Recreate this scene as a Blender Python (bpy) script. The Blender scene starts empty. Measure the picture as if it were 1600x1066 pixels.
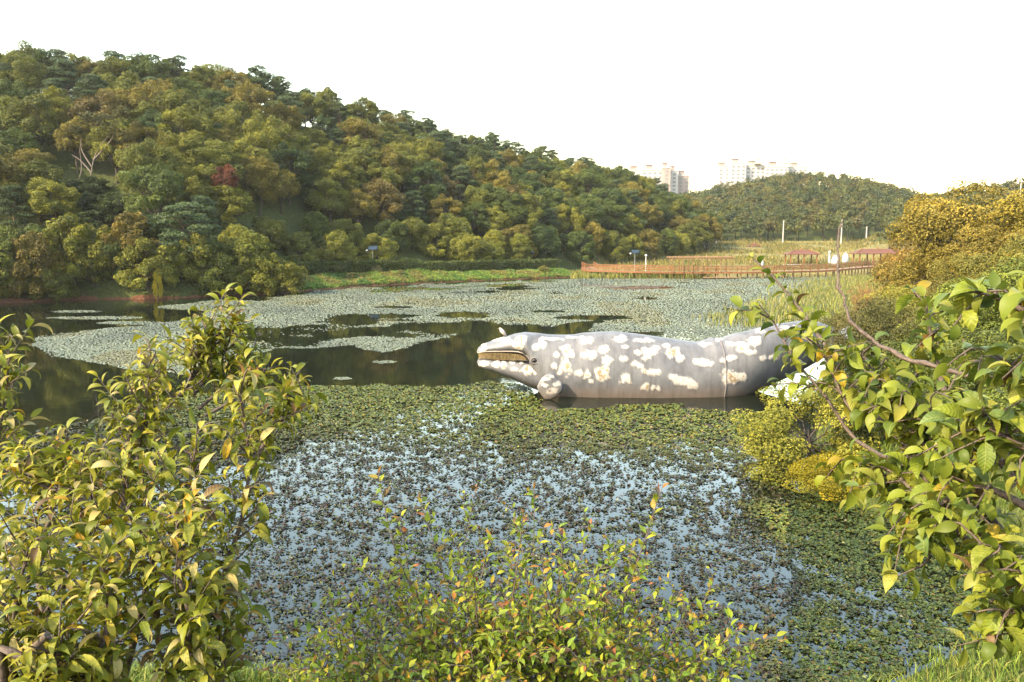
import bpy, math
import numpy as np
from mathutils import Vector, Matrix
R = math.radians
scene = bpy.context.scene
col = scene.collection

# ------------------------------------------------------------------ camera, sky, sun, exposure
HC, F, PITCH = 8.5, 1244.0, R(7.55)
cam = bpy.data.objects.new('camera', bpy.data.cameras.new('camera'))
col.objects.link(cam)
cam.location = (0, 0, HC); cam.rotation_euler = (R(90) - PITCH, 0, 0)
cam.data.sensor_width = 36; cam.data.lens = 36 * F / 1600
cam.data.clip_start = 0.1; cam.data.clip_end = 4000
scene.camera = cam

SUN_EL, SUN_DIR = R(37), (-0.83, -0.558)          # horizontal direction towards the sun
world = bpy.data.worlds.new('World'); scene.world = world; world.use_nodes = True
nt = world.node_tree; nt.nodes.clear()
sky = nt.nodes.new('ShaderNodeTexSky'); sky.sky_type = 'NISHITA'; sky.sun_disc = False
sky.sun_elevation = SUN_EL; sky.sun_rotation = math.atan2(SUN_DIR[0], SUN_DIR[1])
sky.air_density = 2.0; sky.dust_density = 2.0; sky.ozone_density = 1.0
hs = nt.nodes.new('ShaderNodeHueSaturation'); hs.inputs['Saturation'].default_value = 0.95
bg = nt.nodes.new('ShaderNodeBackground'); bg.inputs['Strength'].default_value = 0.15
wo = nt.nodes.new('ShaderNodeOutputWorld')
nt.links.new(sky.outputs[0], hs.inputs['Color']); nt.links.new(hs.outputs[0], bg.inputs['Color'])
nt.links.new(bg.outputs[0], wo.inputs['Surface'])

sun = bpy.data.objects.new('sun', bpy.data.lights.new('sun', 'SUN')); col.objects.link(sun)
sun.data.energy = 2.8; sun.data.angle = R(0.8); sun.data.color = (1.0, 0.84, 0.60)
sv = Vector((SUN_DIR[0] * math.cos(SUN_EL), SUN_DIR[1] * math.cos(SUN_EL), math.sin(SUN_EL)))
sun.rotation_euler = sv.to_track_quat('Z', 'Y').to_euler(); sun.location = (0, 0, 60)

scene.view_settings.view_transform = 'Standard'; scene.view_settings.look = 'None'
scene.view_settings.gamma = 1.0; scene.view_settings.exposure = 2.82
cy = scene.cycles
cy.use_denoising = True
cy.max_bounces = 7; cy.diffuse_bounces = 3; cy.glossy_bounces = 3; cy.transmission_bounces = 4
cy.volume_bounces = 0; cy.transparent_max_bounces = 4
cy.sample_clamp_indirect = 6.0

# ------------------------------------------------------------------ projection helpers (pixel of the 1600x1066 photograph -> place)
cp, sp = math.cos(PITCH), math.sin(PITCH)
def ray(u, v):
    a, b = (u - 800) / F, (533 - v) / F
    return np.array([a, cp + sp * b, -sp + cp * b])
def P(u, v, z=0.0):
    d = ray(u, v); return np.array([0, 0, HC]) + d * ((z - HC) / d[2])
def D(u, v, Y):
    d = ray(u, v); return np.array([0, 0, HC]) + d * (Y / d[1])
def proj(p):
    p = np.asarray(p, float); q = p - np.array([0, 0, HC])
    zc = q[..., 1] * cp - q[..., 2] * sp; yc = q[..., 1] * sp + q[..., 2] * cp
    zc = np.where(np.abs(zc) < 1e-3, 1e-3, zc)
    return 800 + F * q[..., 0] / zc, 533 - F * yc / zc, zc
def sstep(a, b, x):
    t = np.clip((np.asarray(x, float) - a) / (b - a), 0, 1); return t * t * (3 - 2 * t)
def unit(v):
    return v / np.maximum(np.linalg.norm(v, axis=-1, keepdims=True), 1e-9)

# smooth value noise for layout
_ng = np.random.default_rng(5).random((256, 256))
def noise2(x, y):
    xi = np.floor(x).astype(int); yi = np.floor(y).astype(int); fx = x - xi; fy = y - yi
    fx = fx * fx * (3 - 2 * fx); fy = fy * fy * (3 - 2 * fy)
    g = lambda i, j: _ng[i % 256, j % 256]
    return (g(xi, yi) * (1 - fx) + g(xi + 1, yi) * fx) * (1 - fy) + (g(xi, yi + 1) * (1 - fx) + g(xi + 1, yi + 1) * fx) * fy
def fbm(x, y, o=3):
    s, a, t = 0, 1.0, 0
    for i in range(o):
        s = s + a * noise2(x * 2 ** i + 17 * i, y * 2 ** i + 31 * i); t += a; a *= .55
    return s / t

# ------------------------------------------------------------------ mesh helpers
class Geo:
    """collects vertices and faces (3 or 4 corners) with one tint and one colour per face"""
    def __init__(s): s.V = []; s.Fa = {3: [], 4: []}; s.T = {3: [], 4: []}; s.C = {3: [], 4: []}; s.n = 0
    def add(s, V, Fc, tint=.5, colr=None):
        V = np.asarray(V, float).reshape(-1, 3); Fc = np.asarray(Fc, int)
        k = Fc.shape[1]; m = len(Fc)
        s.V.append(V); s.Fa[k].append(Fc + s.n); s.n += len(V)
        s.T[k].append(np.broadcast_to(np.asarray(tint, float), (m,)))
        c = np.array([1, 1, 1]) if colr is None else np.asarray(colr, float)
        s.C[k].append(np.broadcast_to(c, (m, 3)))
        return s
    def mesh(s, name, mat, smooth=False, origin=None):
        V = np.concatenate(s.V) if s.V else np.zeros((0, 3))
        if origin is not None: V = V - np.asarray(origin)
        f4 = np.concatenate(s.Fa[4]) if s.Fa[4] else np.zeros((0, 4), int)
        f3 = np.concatenate(s.Fa[3]) if s.Fa[3] else np.zeros((0, 3), int)
        me = bpy.data.meshes.new(name)
        me.vertices.add(len(V)); me.vertices.foreach_set('co', V.astype(np.float32).ravel())
        loops = np.concatenate([f4.ravel(), f3.ravel()]).astype(np.int32)
        me.loops.add(len(loops)); me.loops.foreach_set('vertex_index', loops)
        np_ = len(f4) + len(f3); me.polygons.add(np_)
        tot = np.concatenate([np.full(len(f4), 4), np.full(len(f3), 3)]).astype(np.int32)
        me.polygons.foreach_set('loop_start', np.concatenate([[0], np.cumsum(tot)[:-1]]).astype(np.int32))
        me.polygons.foreach_set('use_smooth', np.full(np_, smooth, bool))
        T = np.concatenate(s.T[4] + s.T[3]).astype(np.float32)
        C = np.concatenate(s.C[4] + s.C[3]); C = np.concatenate([C, np.ones((len(C), 1))], 1).astype(np.float32)
        a = me.attributes.new('tint', 'FLOAT', 'FACE'); a.data.foreach_set('value', T)
        a = me.attributes.new('col', 'FLOAT_COLOR', 'FACE'); a.data.foreach_set('color', C.ravel())
        me.update(calc_edges=True)
        me.materials.append(mat)
        return me
def link(name, me, parent=None, loc=None, color=None):
    o = bpy.data.objects.new(name, me); col.objects.link(o)
    if parent: o.parent = parent
    if loc is not None: o.location = [float(x) for x in loc]
    if color is not None: o.color = (*color, 1)
    return o
def tag(o, label, cat=None, group=None, kind=None):
    o['label'] = label
    if cat: o['category'] = cat
    if group: o['group'] = group
    if kind: o['kind'] = kind
    return o
def thing(name, label, cat, loc=(0, 0, 0), rz=0, group=None):
    o = bpy.data.objects.new(name, None); col.objects.link(o)
    o.location = [float(x) for x in loc]; o.rotation_euler = (0, 0, rz); o.empty_display_size = .2
    return tag(o, label, cat, group)

def g_box(g, c, s, rot=0, **k):
    c = np.asarray(c, float); s = np.asarray(s, float) / 2
    v = np.array([[x, y, z] for x in (-1, 1) for y in (-1, 1) for z in (-1, 1)], float) * s
    cr, sr = math.cos(rot), math.sin(rot)
    v = np.stack([v[:, 0] * cr - v[:, 1] * sr, v[:, 0] * sr + v[:, 1] * cr, v[:, 2]], 1) + c
    return g.add(v, [[0, 1, 3, 2], [4, 6, 7, 5], [0, 4, 5, 1], [2, 3, 7, 6], [0, 2, 6, 4], [1, 5, 7, 3]], **k)
def g_tube(g, pts, rad, n=6, cap=True, **k):
    pts = np.asarray(pts, float); rad = np.broadcast_to(np.asarray(rad, float), (len(pts),))
    t = unit(np.gradient(pts, axis=0))
    ref = np.array([0, 0, 1.0]) if abs(t[0][2]) < .9 else np.array([1.0, 0, 0])
    V = []
    u = unit(np.cross(t[0], ref))
    for i in range(len(pts)):
        u = unit(u - t[i] * np.dot(u, t[i])); w = np.cross(t[i], u)
        for j in range(n):
            a = 2 * math.pi * j / n; V.append(pts[i] + rad[i] * (math.cos(a) * u + math.sin(a) * w))
    Fc = [[i * n + j, i * n + (j + 1) % n, (i + 1) * n + (j + 1) % n, (i + 1) * n + j] for i in range(len(pts) - 1) for j in range(n)]
    g.add(V, Fc, **k)
    if cap and n >= 4:
        for i0 in (0, (len(pts) - 1) * n):
            g.add(np.array(V)[i0:i0 + n], [[0, j, j + 1] for j in range(1, n - 1)], **k)
    return g
def spline(pts, n):
    pts = np.asarray(pts, float); m = len(pts)
    t = np.linspace(0, m - 1, n); out = []
    for x in t:
        i = min(int(x), m - 2); f = x - i
        p0, p1, p2, p3 = pts[max(i - 1, 0)], pts[i], pts[i + 1], pts[min(i + 2, m - 1)]
        out.append(.5 * ((2 * p1) + (-p0 + p2) * f + (2 * p0 - 5 * p1 + 4 * p2 - p3) * f * f + (-p0 + 3 * p1 - 3 * p2 + p3) * f ** 3))
    return np.array(out)
def g_leaves(g, C, N, L, W, rng, tint=None, colr=None):
    """one folded rhombic leaf (a quad) per centre"""
    n = len(C); N = unit(N)
    T = unit(np.cross(N, unit(rng.normal(size=(n, 3))))); B = np.cross(N, T)
    L = np.broadcast_to(L, (n,))[:, None] * rng.uniform(.7, 1.25, (n, 1)); W = np.broadcast_to(W, (n,))[:, None] * rng.uniform(.7, 1.25, (n, 1))
    up = N * L * .1
    V = np.stack([C - T * L / 2 - up, C + B * W / 2 + up, C + T * L / 2 - up, C - B * W / 2 + up], 1).reshape(-1, 3)
    Fc = np.arange(4 * n).reshape(n, 4)
    g.add(V, Fc, tint=rng.random(n) if tint is None else tint, colr=colr)

# ------------------------------------------------------------------ materials
K = .42        # everyday albedo of foliage, timber and earth
def mat_new(name):
    m = bpy.data.materials.new(name); m.use_nodes = True
    n = m.node_tree.nodes; b = n['Principled BSDF']
    return m, m.node_tree, b
def N(nt, t, **kw):
    n = nt.nodes.new(t)
    for k, v in kw.items(): setattr(n, k, v)
    return n
def ramp(nt, stops):
    r = N(nt, 'ShaderNodeValToRGB'); e = r.color_ramp.elements
    while len(e) < len(stops): e.new(.5)
    for q, (p, c) in zip(e, stops): q.position = p; q.color = (*c, 1)
    return r
def mat_plain(name, c, rough=.7, var=.25, scale=6.0, metal=0, bump=0.0, spec=.3, k=K):
    m, t, b = mat_new(name)
    tc = N(t, 'ShaderNodeTexCoord'); nz = N(t, 'ShaderNodeTexNoise'); nz.inputs['Scale'].default_value = scale; nz.inputs['Detail'].default_value = 5
    t.links.new(tc.outputs['Object'], nz.inputs['Vector'])
    c = np.array(c) * k; r = ramp(t, [(.3, tuple(c * (1 - var))), (.7, tuple(np.minimum(c * (1 + var), .95)))])
    t.links.new(nz.outputs[0], r.inputs[0]); t.links.new(r.outputs[0], b.inputs['Base Color'])
    b.inputs['Roughness'].default_value = rough; b.inputs['Metallic'].default_value = metal; b.inputs['Specular IOR Level'].default_value = spec
    if bump:
        bm = N(t, 'ShaderNodeBump'); bm.inputs['Strength'].default_value = bump; bm.inputs['Distance'].default_value = .03
        t.links.new(nz.outputs[0], bm.inputs['Height']); t.links.new(bm.outputs[0], b.inputs['Normal'])
    return m
def mat_leaf(name, src='object', trans=.3, rough=.55, spec=.25, dark=.55, light=1.5, warm=(1.12, 1.0, .8), veins=False):
    """foliage: the object's or face's own colour, varied from leaf to leaf, with light passing through"""
    m, t, b = mat_new(name)
    if src == 'object':
        oi = N(t, 'ShaderNodeObjectInfo'); base = oi.outputs['Color']
    else:
        at = N(t, 'ShaderNodeAttribute', attribute_name='col'); base = at.outputs['Color']
    ti = N(t, 'ShaderNodeAttribute', attribute_name='tint')
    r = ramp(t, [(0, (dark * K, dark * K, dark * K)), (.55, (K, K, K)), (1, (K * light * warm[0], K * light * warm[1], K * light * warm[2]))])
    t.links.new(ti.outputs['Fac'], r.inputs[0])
    mx = N(t, 'ShaderNodeMix', data_type='RGBA', blend_type='MULTIPLY'); mx.inputs[0].default_value = 1
    t.links.new(base, mx.inputs[6]); t.links.new(r.outputs[0], mx.inputs[7])
    t.links.new(mx.outputs[2], b.inputs['Base Color'])
    b.inputs['Roughness'].default_value = rough; b.inputs['Specular IOR Level'].default_value = spec
    tr = N(t, 'ShaderNodeBsdfTranslucent'); t.links.new(mx.outputs[2], tr.inputs['Color'])
    ms = N(t, 'ShaderNodeMixShader'); ms.inputs[0].default_value = trans
    t.links.new(b.outputs[0], ms.inputs[1]); t.links.new(tr.outputs[0], ms.inputs[2])
    t.links.new(ms.outputs[0], t.nodes['Material Output'].inputs['Surface'])
    if veins:
        tc = N(t, 'ShaderNodeTexCoord'); sx = N(t, 'ShaderNodeSeparateXYZ'); t.links.new(tc.outputs['Object'], sx.inputs[0])
        ab = N(t, 'ShaderNodeMath', operation='ABSOLUTE'); t.links.new(sx.outputs['Y'], ab.inputs[0])
        ma = N(t, 'ShaderNodeMath', operation='MULTIPLY_ADD'); t.links.new(ab.outputs[0], ma.inputs[0]); ma.inputs[1].default_value = -.9; t.links.new(sx.outputs['X'], ma.inputs[2])
        mu = N(t, 'ShaderNodeMath', operation='MULTIPLY'); t.links.new(ma.outputs[0], mu.inputs[0]); mu.inputs[1].default_value = 62
        si = N(t, 'ShaderNodeMath', operation='SINE'); t.links.new(mu.outputs[0], si.inputs[0])
        nz = N(t, 'ShaderNodeTexNoise'); nz.inputs['Scale'].default_value = 7; t.links.new(tc.outputs['Object'], nz.inputs['Vector'])
        sm = N(t, 'ShaderNodeMath', operation='MULTIPLY_ADD'); t.links.new(nz.outputs[0], sm.inputs[0]); sm.inputs[1].default_value = 2.5; t.links.new(si.outputs[0], sm.inputs[2])
        bm = N(t, 'ShaderNodeBump'); bm.inputs['Strength'].default_value = .16; bm.inputs['Distance'].default_value = .008; t.links.new(sm.outputs[0], bm.inputs['Height']); t.links.new(bm.outputs[0], b.inputs['Normal']); t.links.new(bm.outputs[0], tr.inputs['Normal'])
        pr = ramp(t, [(.2, (.62, .66, .5)), (.5, (1, 1, 1)), (.8, (1.3, 1.2, .9))]); t.links.new(nz.outputs[0], pr.inputs[0])
        m2 = N(t, 'ShaderNodeMix', data_type='RGBA', blend_type='MULTIPLY'); m2.inputs[0].default_value = 1; t.links.new(mx.outputs[2], m2.inputs[6]); t.links.new(pr.outputs[0], m2.inputs[7])
        lt = N(t, 'ShaderNodeMath', operation='LESS_THAN'); t.links.new(ab.outputs[0], lt.inputs[0]); lt.inputs[1].default_value = .008
        m3 = N(t, 'ShaderNodeMix', data_type='RGBA'); t.links.new(lt.outputs[0], m3.inputs[0]); t.links.new(m2.outputs[2], m3.inputs[6]); m3.inputs[7].default_value = (.13, .14, .035, 1)
        t.links.new(m3.outputs[2], b.inputs['Base Color']); t.links.new(m3.outputs[2], tr.inputs['Color'])
    return m
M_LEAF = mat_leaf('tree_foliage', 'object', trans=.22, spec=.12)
M_STUFF = mat_leaf('plant_foliage', 'face', trans=.25, spec=.12)
M_NEAR = mat_leaf('near_leaf', 'object', trans=.35, rough=.5, spec=.15, dark=.75, light=1.2, veins=True)
M_NEARF = mat_leaf('near_leaf_mass', 'face', trans=.4, rough=.5, spec=.15, dark=.75, light=1.2)
M_PADN = mat_leaf('near_floating_leaf', 'face', trans=.1, rough=.4, spec=.16, dark=.55, light=1.5)
M_PAD = mat_leaf('floating_leaf', 'face', trans=.08, rough=.42, spec=.32, dark=.6, light=1.35)
M_BARK = mat_plain('bark', (.075, .055, .042), .9, .4, 9, bump=.5)
M_PALEBARK = mat_plain('pale_bark', (.20, .155, .125), .9, .35, 5, bump=.4)
M_PINEBARK = mat_plain('pine_bark', (.13, .07, .045), .9, .4, 6)
M_TWIG = mat_plain('twig_bark', (.11, .075, .055), .75, .4, 60, bump=.4)

# ------------------------------------------------------------------ pond outline and terrain
def p2(u, v): return P(u, v)[:2]
SHORE = np.array([p2(0, 475), p2(120, 469), p2(250, 467), p2(330, 462), p2(430, 461), p2(480, 455), p2(560, 448), p2(700, 441), p2(820, 436), p2(905, 433),
                  (14, 176), (30, 182), (60, 182), (78, 176), (82, 164), (57, 120), (39, 88), (25.5, 62), (18.6, 47), (15.4, 39), (13.0, 33), (11.0, 29), (9.6, 26.2), (10.2, 24.8), (12.2, 23.2), (13.8, 20.6),
                  (12.6, 18.0), (10.2, 16.0), (7.6, 14.4), (4.5, 12.8), (1.0, 12.4), (-2.4, 13.6), (-4.2, 14.5), (-6, 14.5), (-10, 14.5), (-20, 17), (-45, 26), (-80, 45), (-95, 80), (-80, 97)])
def pond_sd(x, y):
    """signed distance to the pond's edge, positive on land"""
    best = np.full(x.shape, 1e9); inside = np.zeros(x.shape, bool)
    n = len(SHORE)
    for i in range(n):
        a, b = SHORE[i], SHORE[(i + 1) % n]; e = b - a
        t = np.clip(((x - a[0]) * e[0] + (y - a[1]) * e[1]) / (e @ e), 0, 1)
        best = np.minimum(best, np.hypot(x - a[0] - t * e[0], y - a[1] - t * e[1]))
        c = ((a[1] > y) != (b[1] > y)) & (x < (b[0] - a[0]) * (y - a[1]) / (b[1] - a[1] + 1e-12) + a[0]); inside ^= c
    return np.where(inside, -best, best)
def hill(table, tree_h, zb):
    tb = np.array([[(u - 800) / F / cp, B, Rr, D(u, v, Rr)[2] - tree_h] for u, B, Rr, v in table])
    def fn(x, y):
        a = x / np.maximum(y, 1)
        B, Rr, Z = (np.interp(a, tb[:, 0], tb[:, i]) for i in (1, 2, 3))
        t = np.clip((y - B) / (Rr - B), 0, 1)
        h = zb + (Z - zb) * (t * (1.3 - .3 * t)); h = np.where(y > Rr, Z - (y - Rr) * .12, h)
        w = sstep(tb[0, 0] - .06, tb[0, 0], a) * (1 - sstep(tb[-1, 0], tb[-1, 0] + .03, a))
        return np.where((y > B) & (w > 0), zb + (np.maximum(h, zb) - zb) * w, -5), t, B, Rr
    return fn
hill_a = hill([(-400, 98, 170, 80), (0, 106, 172, 84), (100, 107, 176, 84), (200, 107, 180, 98), (300, 110, 186, 108), (400, 120, 194, 122), (500, 138, 204, 147), (560, 145, 210, 166), (640, 152, 220, 188), (700, 158, 228, 207), (780, 167, 238, 222), (860, 178, 250, 247), (910, 186, 256, 254), (960, 194, 262, 267), (1010, 205, 266, 285), (1050, 216, 266, 308), (1090, 228, 262, 350)], 8.0, 1.6)
hill_b = hill([(950, 285, 400, 318), (1000, 285, 405, 312), (1060, 285, 410, 302), (1120, 285, 415, 287), (1200, 285, 420, 271), (1250, 285, 420, 266), (1330, 285, 420, 273), (1400, 285, 415, 293), (1440, 285, 410, 300), (1500, 285, 405, 308), (1600, 285, 400, 315)], 7.5, 6.0)
hill_c = hill([(1380, 215, 330, 320), (1420, 215, 325, 309), (1460, 212, 320, 300), (1520, 208, 310, 287), (1600, 204, 300, 269), (1700, 200, 295, 250), (2000, 195, 290, 230)], 7.5, 4.0)
def ground(x, y, full=False):
    x = np.asarray(x, float); y = np.asarray(y, float)
    d = pond_sd(x, y)
    wn = 1 - sstep(16, 45, y)
    wr = sstep(4, 14, x) * sstep(14, 24, y) * (1 - sstep(120, 165, y))
    s = .32 + .17 * wn * (1 - wr) + .14 * wr; m = 1.7 + 5.2 * wn; m = m * (1 - wr) + wr * 4.6
    bank = np.minimum(d * s, m) + np.where(d > 1, (fbm(x * .35, y * .35) - .5) * .5 * np.clip(d - 1, 0, 1), 0)
    fld = np.clip((y - 178) * .048 + .7, 0, 6.0)
    bank = np.where(y > 150, np.minimum(d * .3, np.maximum(bank * 0 + 1.0, fld) + (fbm(x * .06, y * .06) - .5) * .6), bank)
    h = np.maximum.reduce([bank, np.where(d > 0, hill_a(x, y)[0], -5), hill_b(x, y)[0], hill_c(x, y)[0]])
    land = np.maximum(h, .02)
    return np.where(d < 0, -np.minimum(-d * .45, 1.4), land)
def gz(x, y): return float(ground(np.array([x]), np.array([y]))[0])

def grid_axis(segs):
    out = []
    for a, b, s in segs: out += list(np.arange(a, b, s))
    return np.array(out + [segs[-1][1]])
gx = grid_axis([(-1500, -500, 125), (-500, -120, 12), (-120, -30, 3), (-30, 36, .8), (36, 130, 3), (130, 500, 10), (500, 1500, 125)])
gy = grid_axis([(-300, -30, 30), (-30, -2, 3), (-2, 45, .7), (45, 130, 2), (130, 300, 3), (300, 520, 6), (520, 1500, 98)])
X, Y = np.meshgrid(gx, gy); Z = ground(X, Y)
g = Geo(); nx, ny = len(gx), len(gy)
idx = np.arange(nx * ny).reshape(ny, nx)
g.add(np.stack([X, Y, Z], -1).reshape(-1, 3), np.stack([idx[:-1, :-1], idx[:-1, 1:], idx[1:, 1:], idx[1:, :-1]], -1).reshape(-1, 4))
def mat_ground():
    m, t, b = mat_new('ground_soil_and_turf')
    ge = N(t, 'ShaderNodeNewGeometry'); sx = N(t, 'ShaderNodeSeparateXYZ'); t.links.new(ge.outputs['Position'], sx.inputs[0])
    n1 = N(t, 'ShaderNodeTexNoise'); n1.inputs['Scale'].default_value = .25; n1.inputs['Detail'].default_value = 8
    n2 = N(t, 'ShaderNodeTexNoise'); n2.inputs['Scale'].default_value = 3; n2.inputs['Detail'].default_value = 6
    for q in (n1, n2): t.links.new(ge.outputs['Position'], q.inputs['Vector'])
    turf = ramp(t, [(.3, (.015, .019, .006)), (.55, (.03, .037, .009)), (.75, (.055, .048, .015))]); t.links.new(n2.outputs[0], turf.inputs[0])
    soil = ramp(t, [(.3, (.04, .017, .01)), (.7, (.09, .04, .021))]); t.links.new(n2.outputs[0], soil.inputs[0])
    fieldc = ramp(t, [(.3, (.065, .057, .018)), (.5, (.11, .088, .03)), (.7, (.058, .066, .018))]); t.links.new(n1.outputs[0], fieldc.inputs[0])
    # bare red soil just above the water line
    ad = N(t, 'ShaderNodeMath', operation='MULTIPLY_ADD'); t.links.new(n1.outputs[0], ad.inputs[0]); ad.inputs[1].default_value = 2.2; ad.inputs[2].default_value = -.65
    lt = N(t, 'ShaderNodeMath', operation='LESS_THAN'); t.links.new(sx.outputs['Z'], lt.inputs[0]); t.links.new(ad.outputs[0], lt.inputs[1])
    mx = N(t, 'ShaderNodeMix', data_type='RGBA'); gt_ = N(t, 'ShaderNodeMath', operation='GREATER_THAN'); t.links.new(sx.outputs['Y'], gt_.inputs[0]); gt_.inputs[1].default_value = 75; ls = N(t, 'ShaderNodeMath', operation='MULTIPLY'); t.links.new(lt.outputs[0], ls.inputs[0]); t.links.new(gt_.outputs[0], ls.inputs[1]); t.links.new(ls.outputs[0], mx.inputs[0]); t.links.new(turf.outputs[0], mx.inputs[6]); t.links.new(soil.outputs[0], mx.inputs[7])
    # dry grass field beyond the boardwalk
    mr = N(t, 'ShaderNodeMapRange'); mr.inputs[1].default_value = 165; mr.inputs[2].default_value = 180; t.links.new(sx.outputs['Y'], mr.inputs[0])
    lz = N(t, 'ShaderNodeMath', operation='LESS_THAN'); t.links.new(sx.outputs['Z'], lz.inputs[0]); lz.inputs[1].default_value = 6.6
    ax_ = N(t, 'ShaderNodeMath', operation='MULTIPLY_ADD'); t.links.new(sx.outputs['Y'], ax_.inputs[0]); ax_.inputs[1].default_value = -.09; t.links.new(sx.outputs['X'], ax_.inputs[2]); gx_ = N(t, 'ShaderNodeMath', operation='GREATER_THAN'); t.links.new(ax_.outputs[0], gx_.inputs[0]); gx_.inputs[1].default_value = 0; m0 = N(t, 'ShaderNodeMath', operation='MULTIPLY'); t.links.new(mr.outputs[0], m0.inputs[0]); t.links.new(gx_.outputs[0], m0.inputs[1]); mu = N(t, 'ShaderNodeMath', operation='MULTIPLY'); t.links.new(m0.outputs[0], mu.inputs[0]); t.links.new(lz.outputs[0], mu.inputs[1])
    m2 = N(t, 'ShaderNodeMix', data_type='RGBA'); t.links.new(mu.outputs[0], m2.inputs[0]); t.links.new(mx.outputs[2], m2.inputs[6]); t.links.new(fieldc.outputs[0], m2.inputs[7])
    t.links.new(m2.outputs[2], b.inputs['Base Color']); b.inputs['Roughness'].default_value = .95; b.inputs['Specular IOR Level'].default_value = .1
    bm = N(t, 'ShaderNodeBump'); bm.inputs['Strength'].default_value = .6; bm.inputs['Distance'].default_value = .2; t.links.new(n2.outputs[0], bm.inputs['Height']); t.links.new(bm.outputs[0], b.inputs['Normal'])
    return m
o = link('ground', g.mesh('ground', mat_ground(), True)); tag(o, 'earth banks, dry field and wooded hills round the pond', kind='structure')

def mat_water():
    m, t, b = mat_new('pond_water')
    b.inputs['Base Color'].default_value = (.004, .005, .0025, 1); b.inputs['Roughness'].default_value = .02; b.inputs['IOR'].default_value = 1.33
    ge = N(t, 'ShaderNodeNewGeometry'); mp = N(t, 'ShaderNodeMapping'); mp.inputs['Scale'].default_value = (.5, 1.0, 1)
    nz = N(t, 'ShaderNodeTexNoise'); nz.inputs['Scale'].default_value = 1.6; nz.inputs['Detail'].default_value = 3
    t.links.new(ge.outputs['Position'], mp.inputs[0]); t.links.new(mp.outputs[0], nz.inputs['Vector'])
    bm = N(t, 'ShaderNodeBump'); bm.inputs['Strength'].default_value = .05; bm.inputs['Distance'].default_value = .05
    t.links.new(nz.outputs[0], bm.inputs['Height']); t.links.new(bm.outputs[0], b.inputs['Normal'])
    return m
g = Geo()
wx = np.linspace(-140, 110, 26); wy = np.linspace(6, 200, 22); WX, WY = np.meshgrid(wx, wy); idx = np.arange(WX.size).reshape(WX.shape)
g.add(np.stack([WX, WY, WX * 0], -1).reshape(-1, 3), np.stack([idx[:-1, :-1], idx[:-1, 1:], idx[1:, 1:], idx[1:, :-1]], -1).reshape(-1, 4))
o = link('water', g.mesh('water', mat_water(), True)); tag(o, 'still dark pond water mirroring hill and sky', kind='structure')

# ------------------------------------------------------------------ apartment towers far behind the hills
M_BWALL = mat_plain('painted_concrete', (.25, .23, .215), .8, .05, .3, k=1)
M_BPINK = mat_plain('shaded_pink_concrete', (.17, .13, .115), .8, .06, .3, k=1)  # pink walls, with the shade of right-hand faces put into the colour
M_BGLASS = mat_plain('window_glass', (.10, .095, .095), .5, .1, .5, k=1)
M_BROOF = mat_plain('roof_paint', (.25, .16, .13), .8, .1, .4, k=1)
win_me = g_box(Geo(), (0, 0, 0), (2.2, .3, 1.5)).mesh('window', M_BGLASS)
def tower(label, blocks, Y, group):
    """blocks: (u0, u1, vtop, storey window columns, depth shift)"""
    b0 = D(blocks[0][0], blocks[0][2], Y); base = np.array([b0[0], Y, 8.0])
    t = thing('apartment_building', label, 'building', base, 0, group)
    for (u0, u1, vt, cols, dy, pink) in blocks:
        a = D(u0, vt, Y + dy); b = D(u1, vt, Y + dy); w = b[0] - a[0]; top = a[2]
        cx = (a[0] + b[0]) / 2; dep = 13
        gb = g_box(Geo(), (cx, Y + dy + dep / 2, (8 + top) / 2), (w, dep, top - 8)); link('wall', gb.mesh('wall', M_BPINK if pink else M_BWALL, origin=base), t)
        gb = g_box(Geo(), (cx, Y + dy + dep / 2, top + .5), (w + .8, dep + .8, 1.0)); link('parapet', gb.mesh('parapet', M_BWALL, origin=base), t)
        gb = g_box(Geo(), (cx - w * .1, Y + dy + dep / 2, top + 2.6), (min(5, w * .5), 6, 3.2)); rh = link('roof_house', gb.mesh('roof_house', M_BPINK, origin=base), t)
        gb = g_box(Geo(), (cx - w * .1, Y + dy + dep / 2, top + 4.5), (min(5, w * .5) + 1.4, 7.4, .6)); link('roof_slab', gb.mesh('roof_slab', M_BROOF, origin=base), rh)
        for r in range(int(min(9, (top - 30) / 3))):
            for c in range(cols):
                wx_ = a[0] + w * (c + .5) / cols
                link('window', win_me, t, np.array([wx_, Y + dy - .02, top - 2.4 - 3 * r]) - base)
    return t
tw = tower('white apartment block rising in the gap between the two wooded hills', [(984, 1003, 268, 2, 6, False), (1003, 1036, 266, 4, 0, False), (1036, 1048, 263, 1, -3, True), (1048, 1060, 268, 1, 8, False), (1060, 1077, 275, 2, 16, True)], 640, 'far apartment blocks')
b0 = np.array(tw.location)
ga = Geo(); p = D(1046, 262, 637); g_tube(ga, [p, p + [0, 0, 9]], [.35, .2], 6); link('antenna', ga.mesh('antenna', M_BROOF, origin=b0), tw)
tw = tower('long pale apartment block peeping over the rounded far hill', [(1122, 1142, 262, 2, 8, False), (1142, 1166, 256, 3, 0, False), (1166, 1196, 259, 4, 5, False), (1196, 1232, 261, 5, 2, False), (1232, 1262, 262, 4, 9, False)], 660, 'far apartment blocks')
b0 = np.array(tw.location)
for u_ in (1184, 1227):
    ga = Geo(); p = D(u_, 258, 664); g_box(ga, p + [0, 0, 1.2], (6, 5, 1.2)); g_tube(ga, [p, p + [0, 0, 6]], [.5, .4], 6); g_box(ga, p + [0, 0, 4.6], (2.6, 2.6, 1.0)); link('roof_mast', ga.mesh('roof_mast', M_BROOF, origin=b0), tw)

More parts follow.
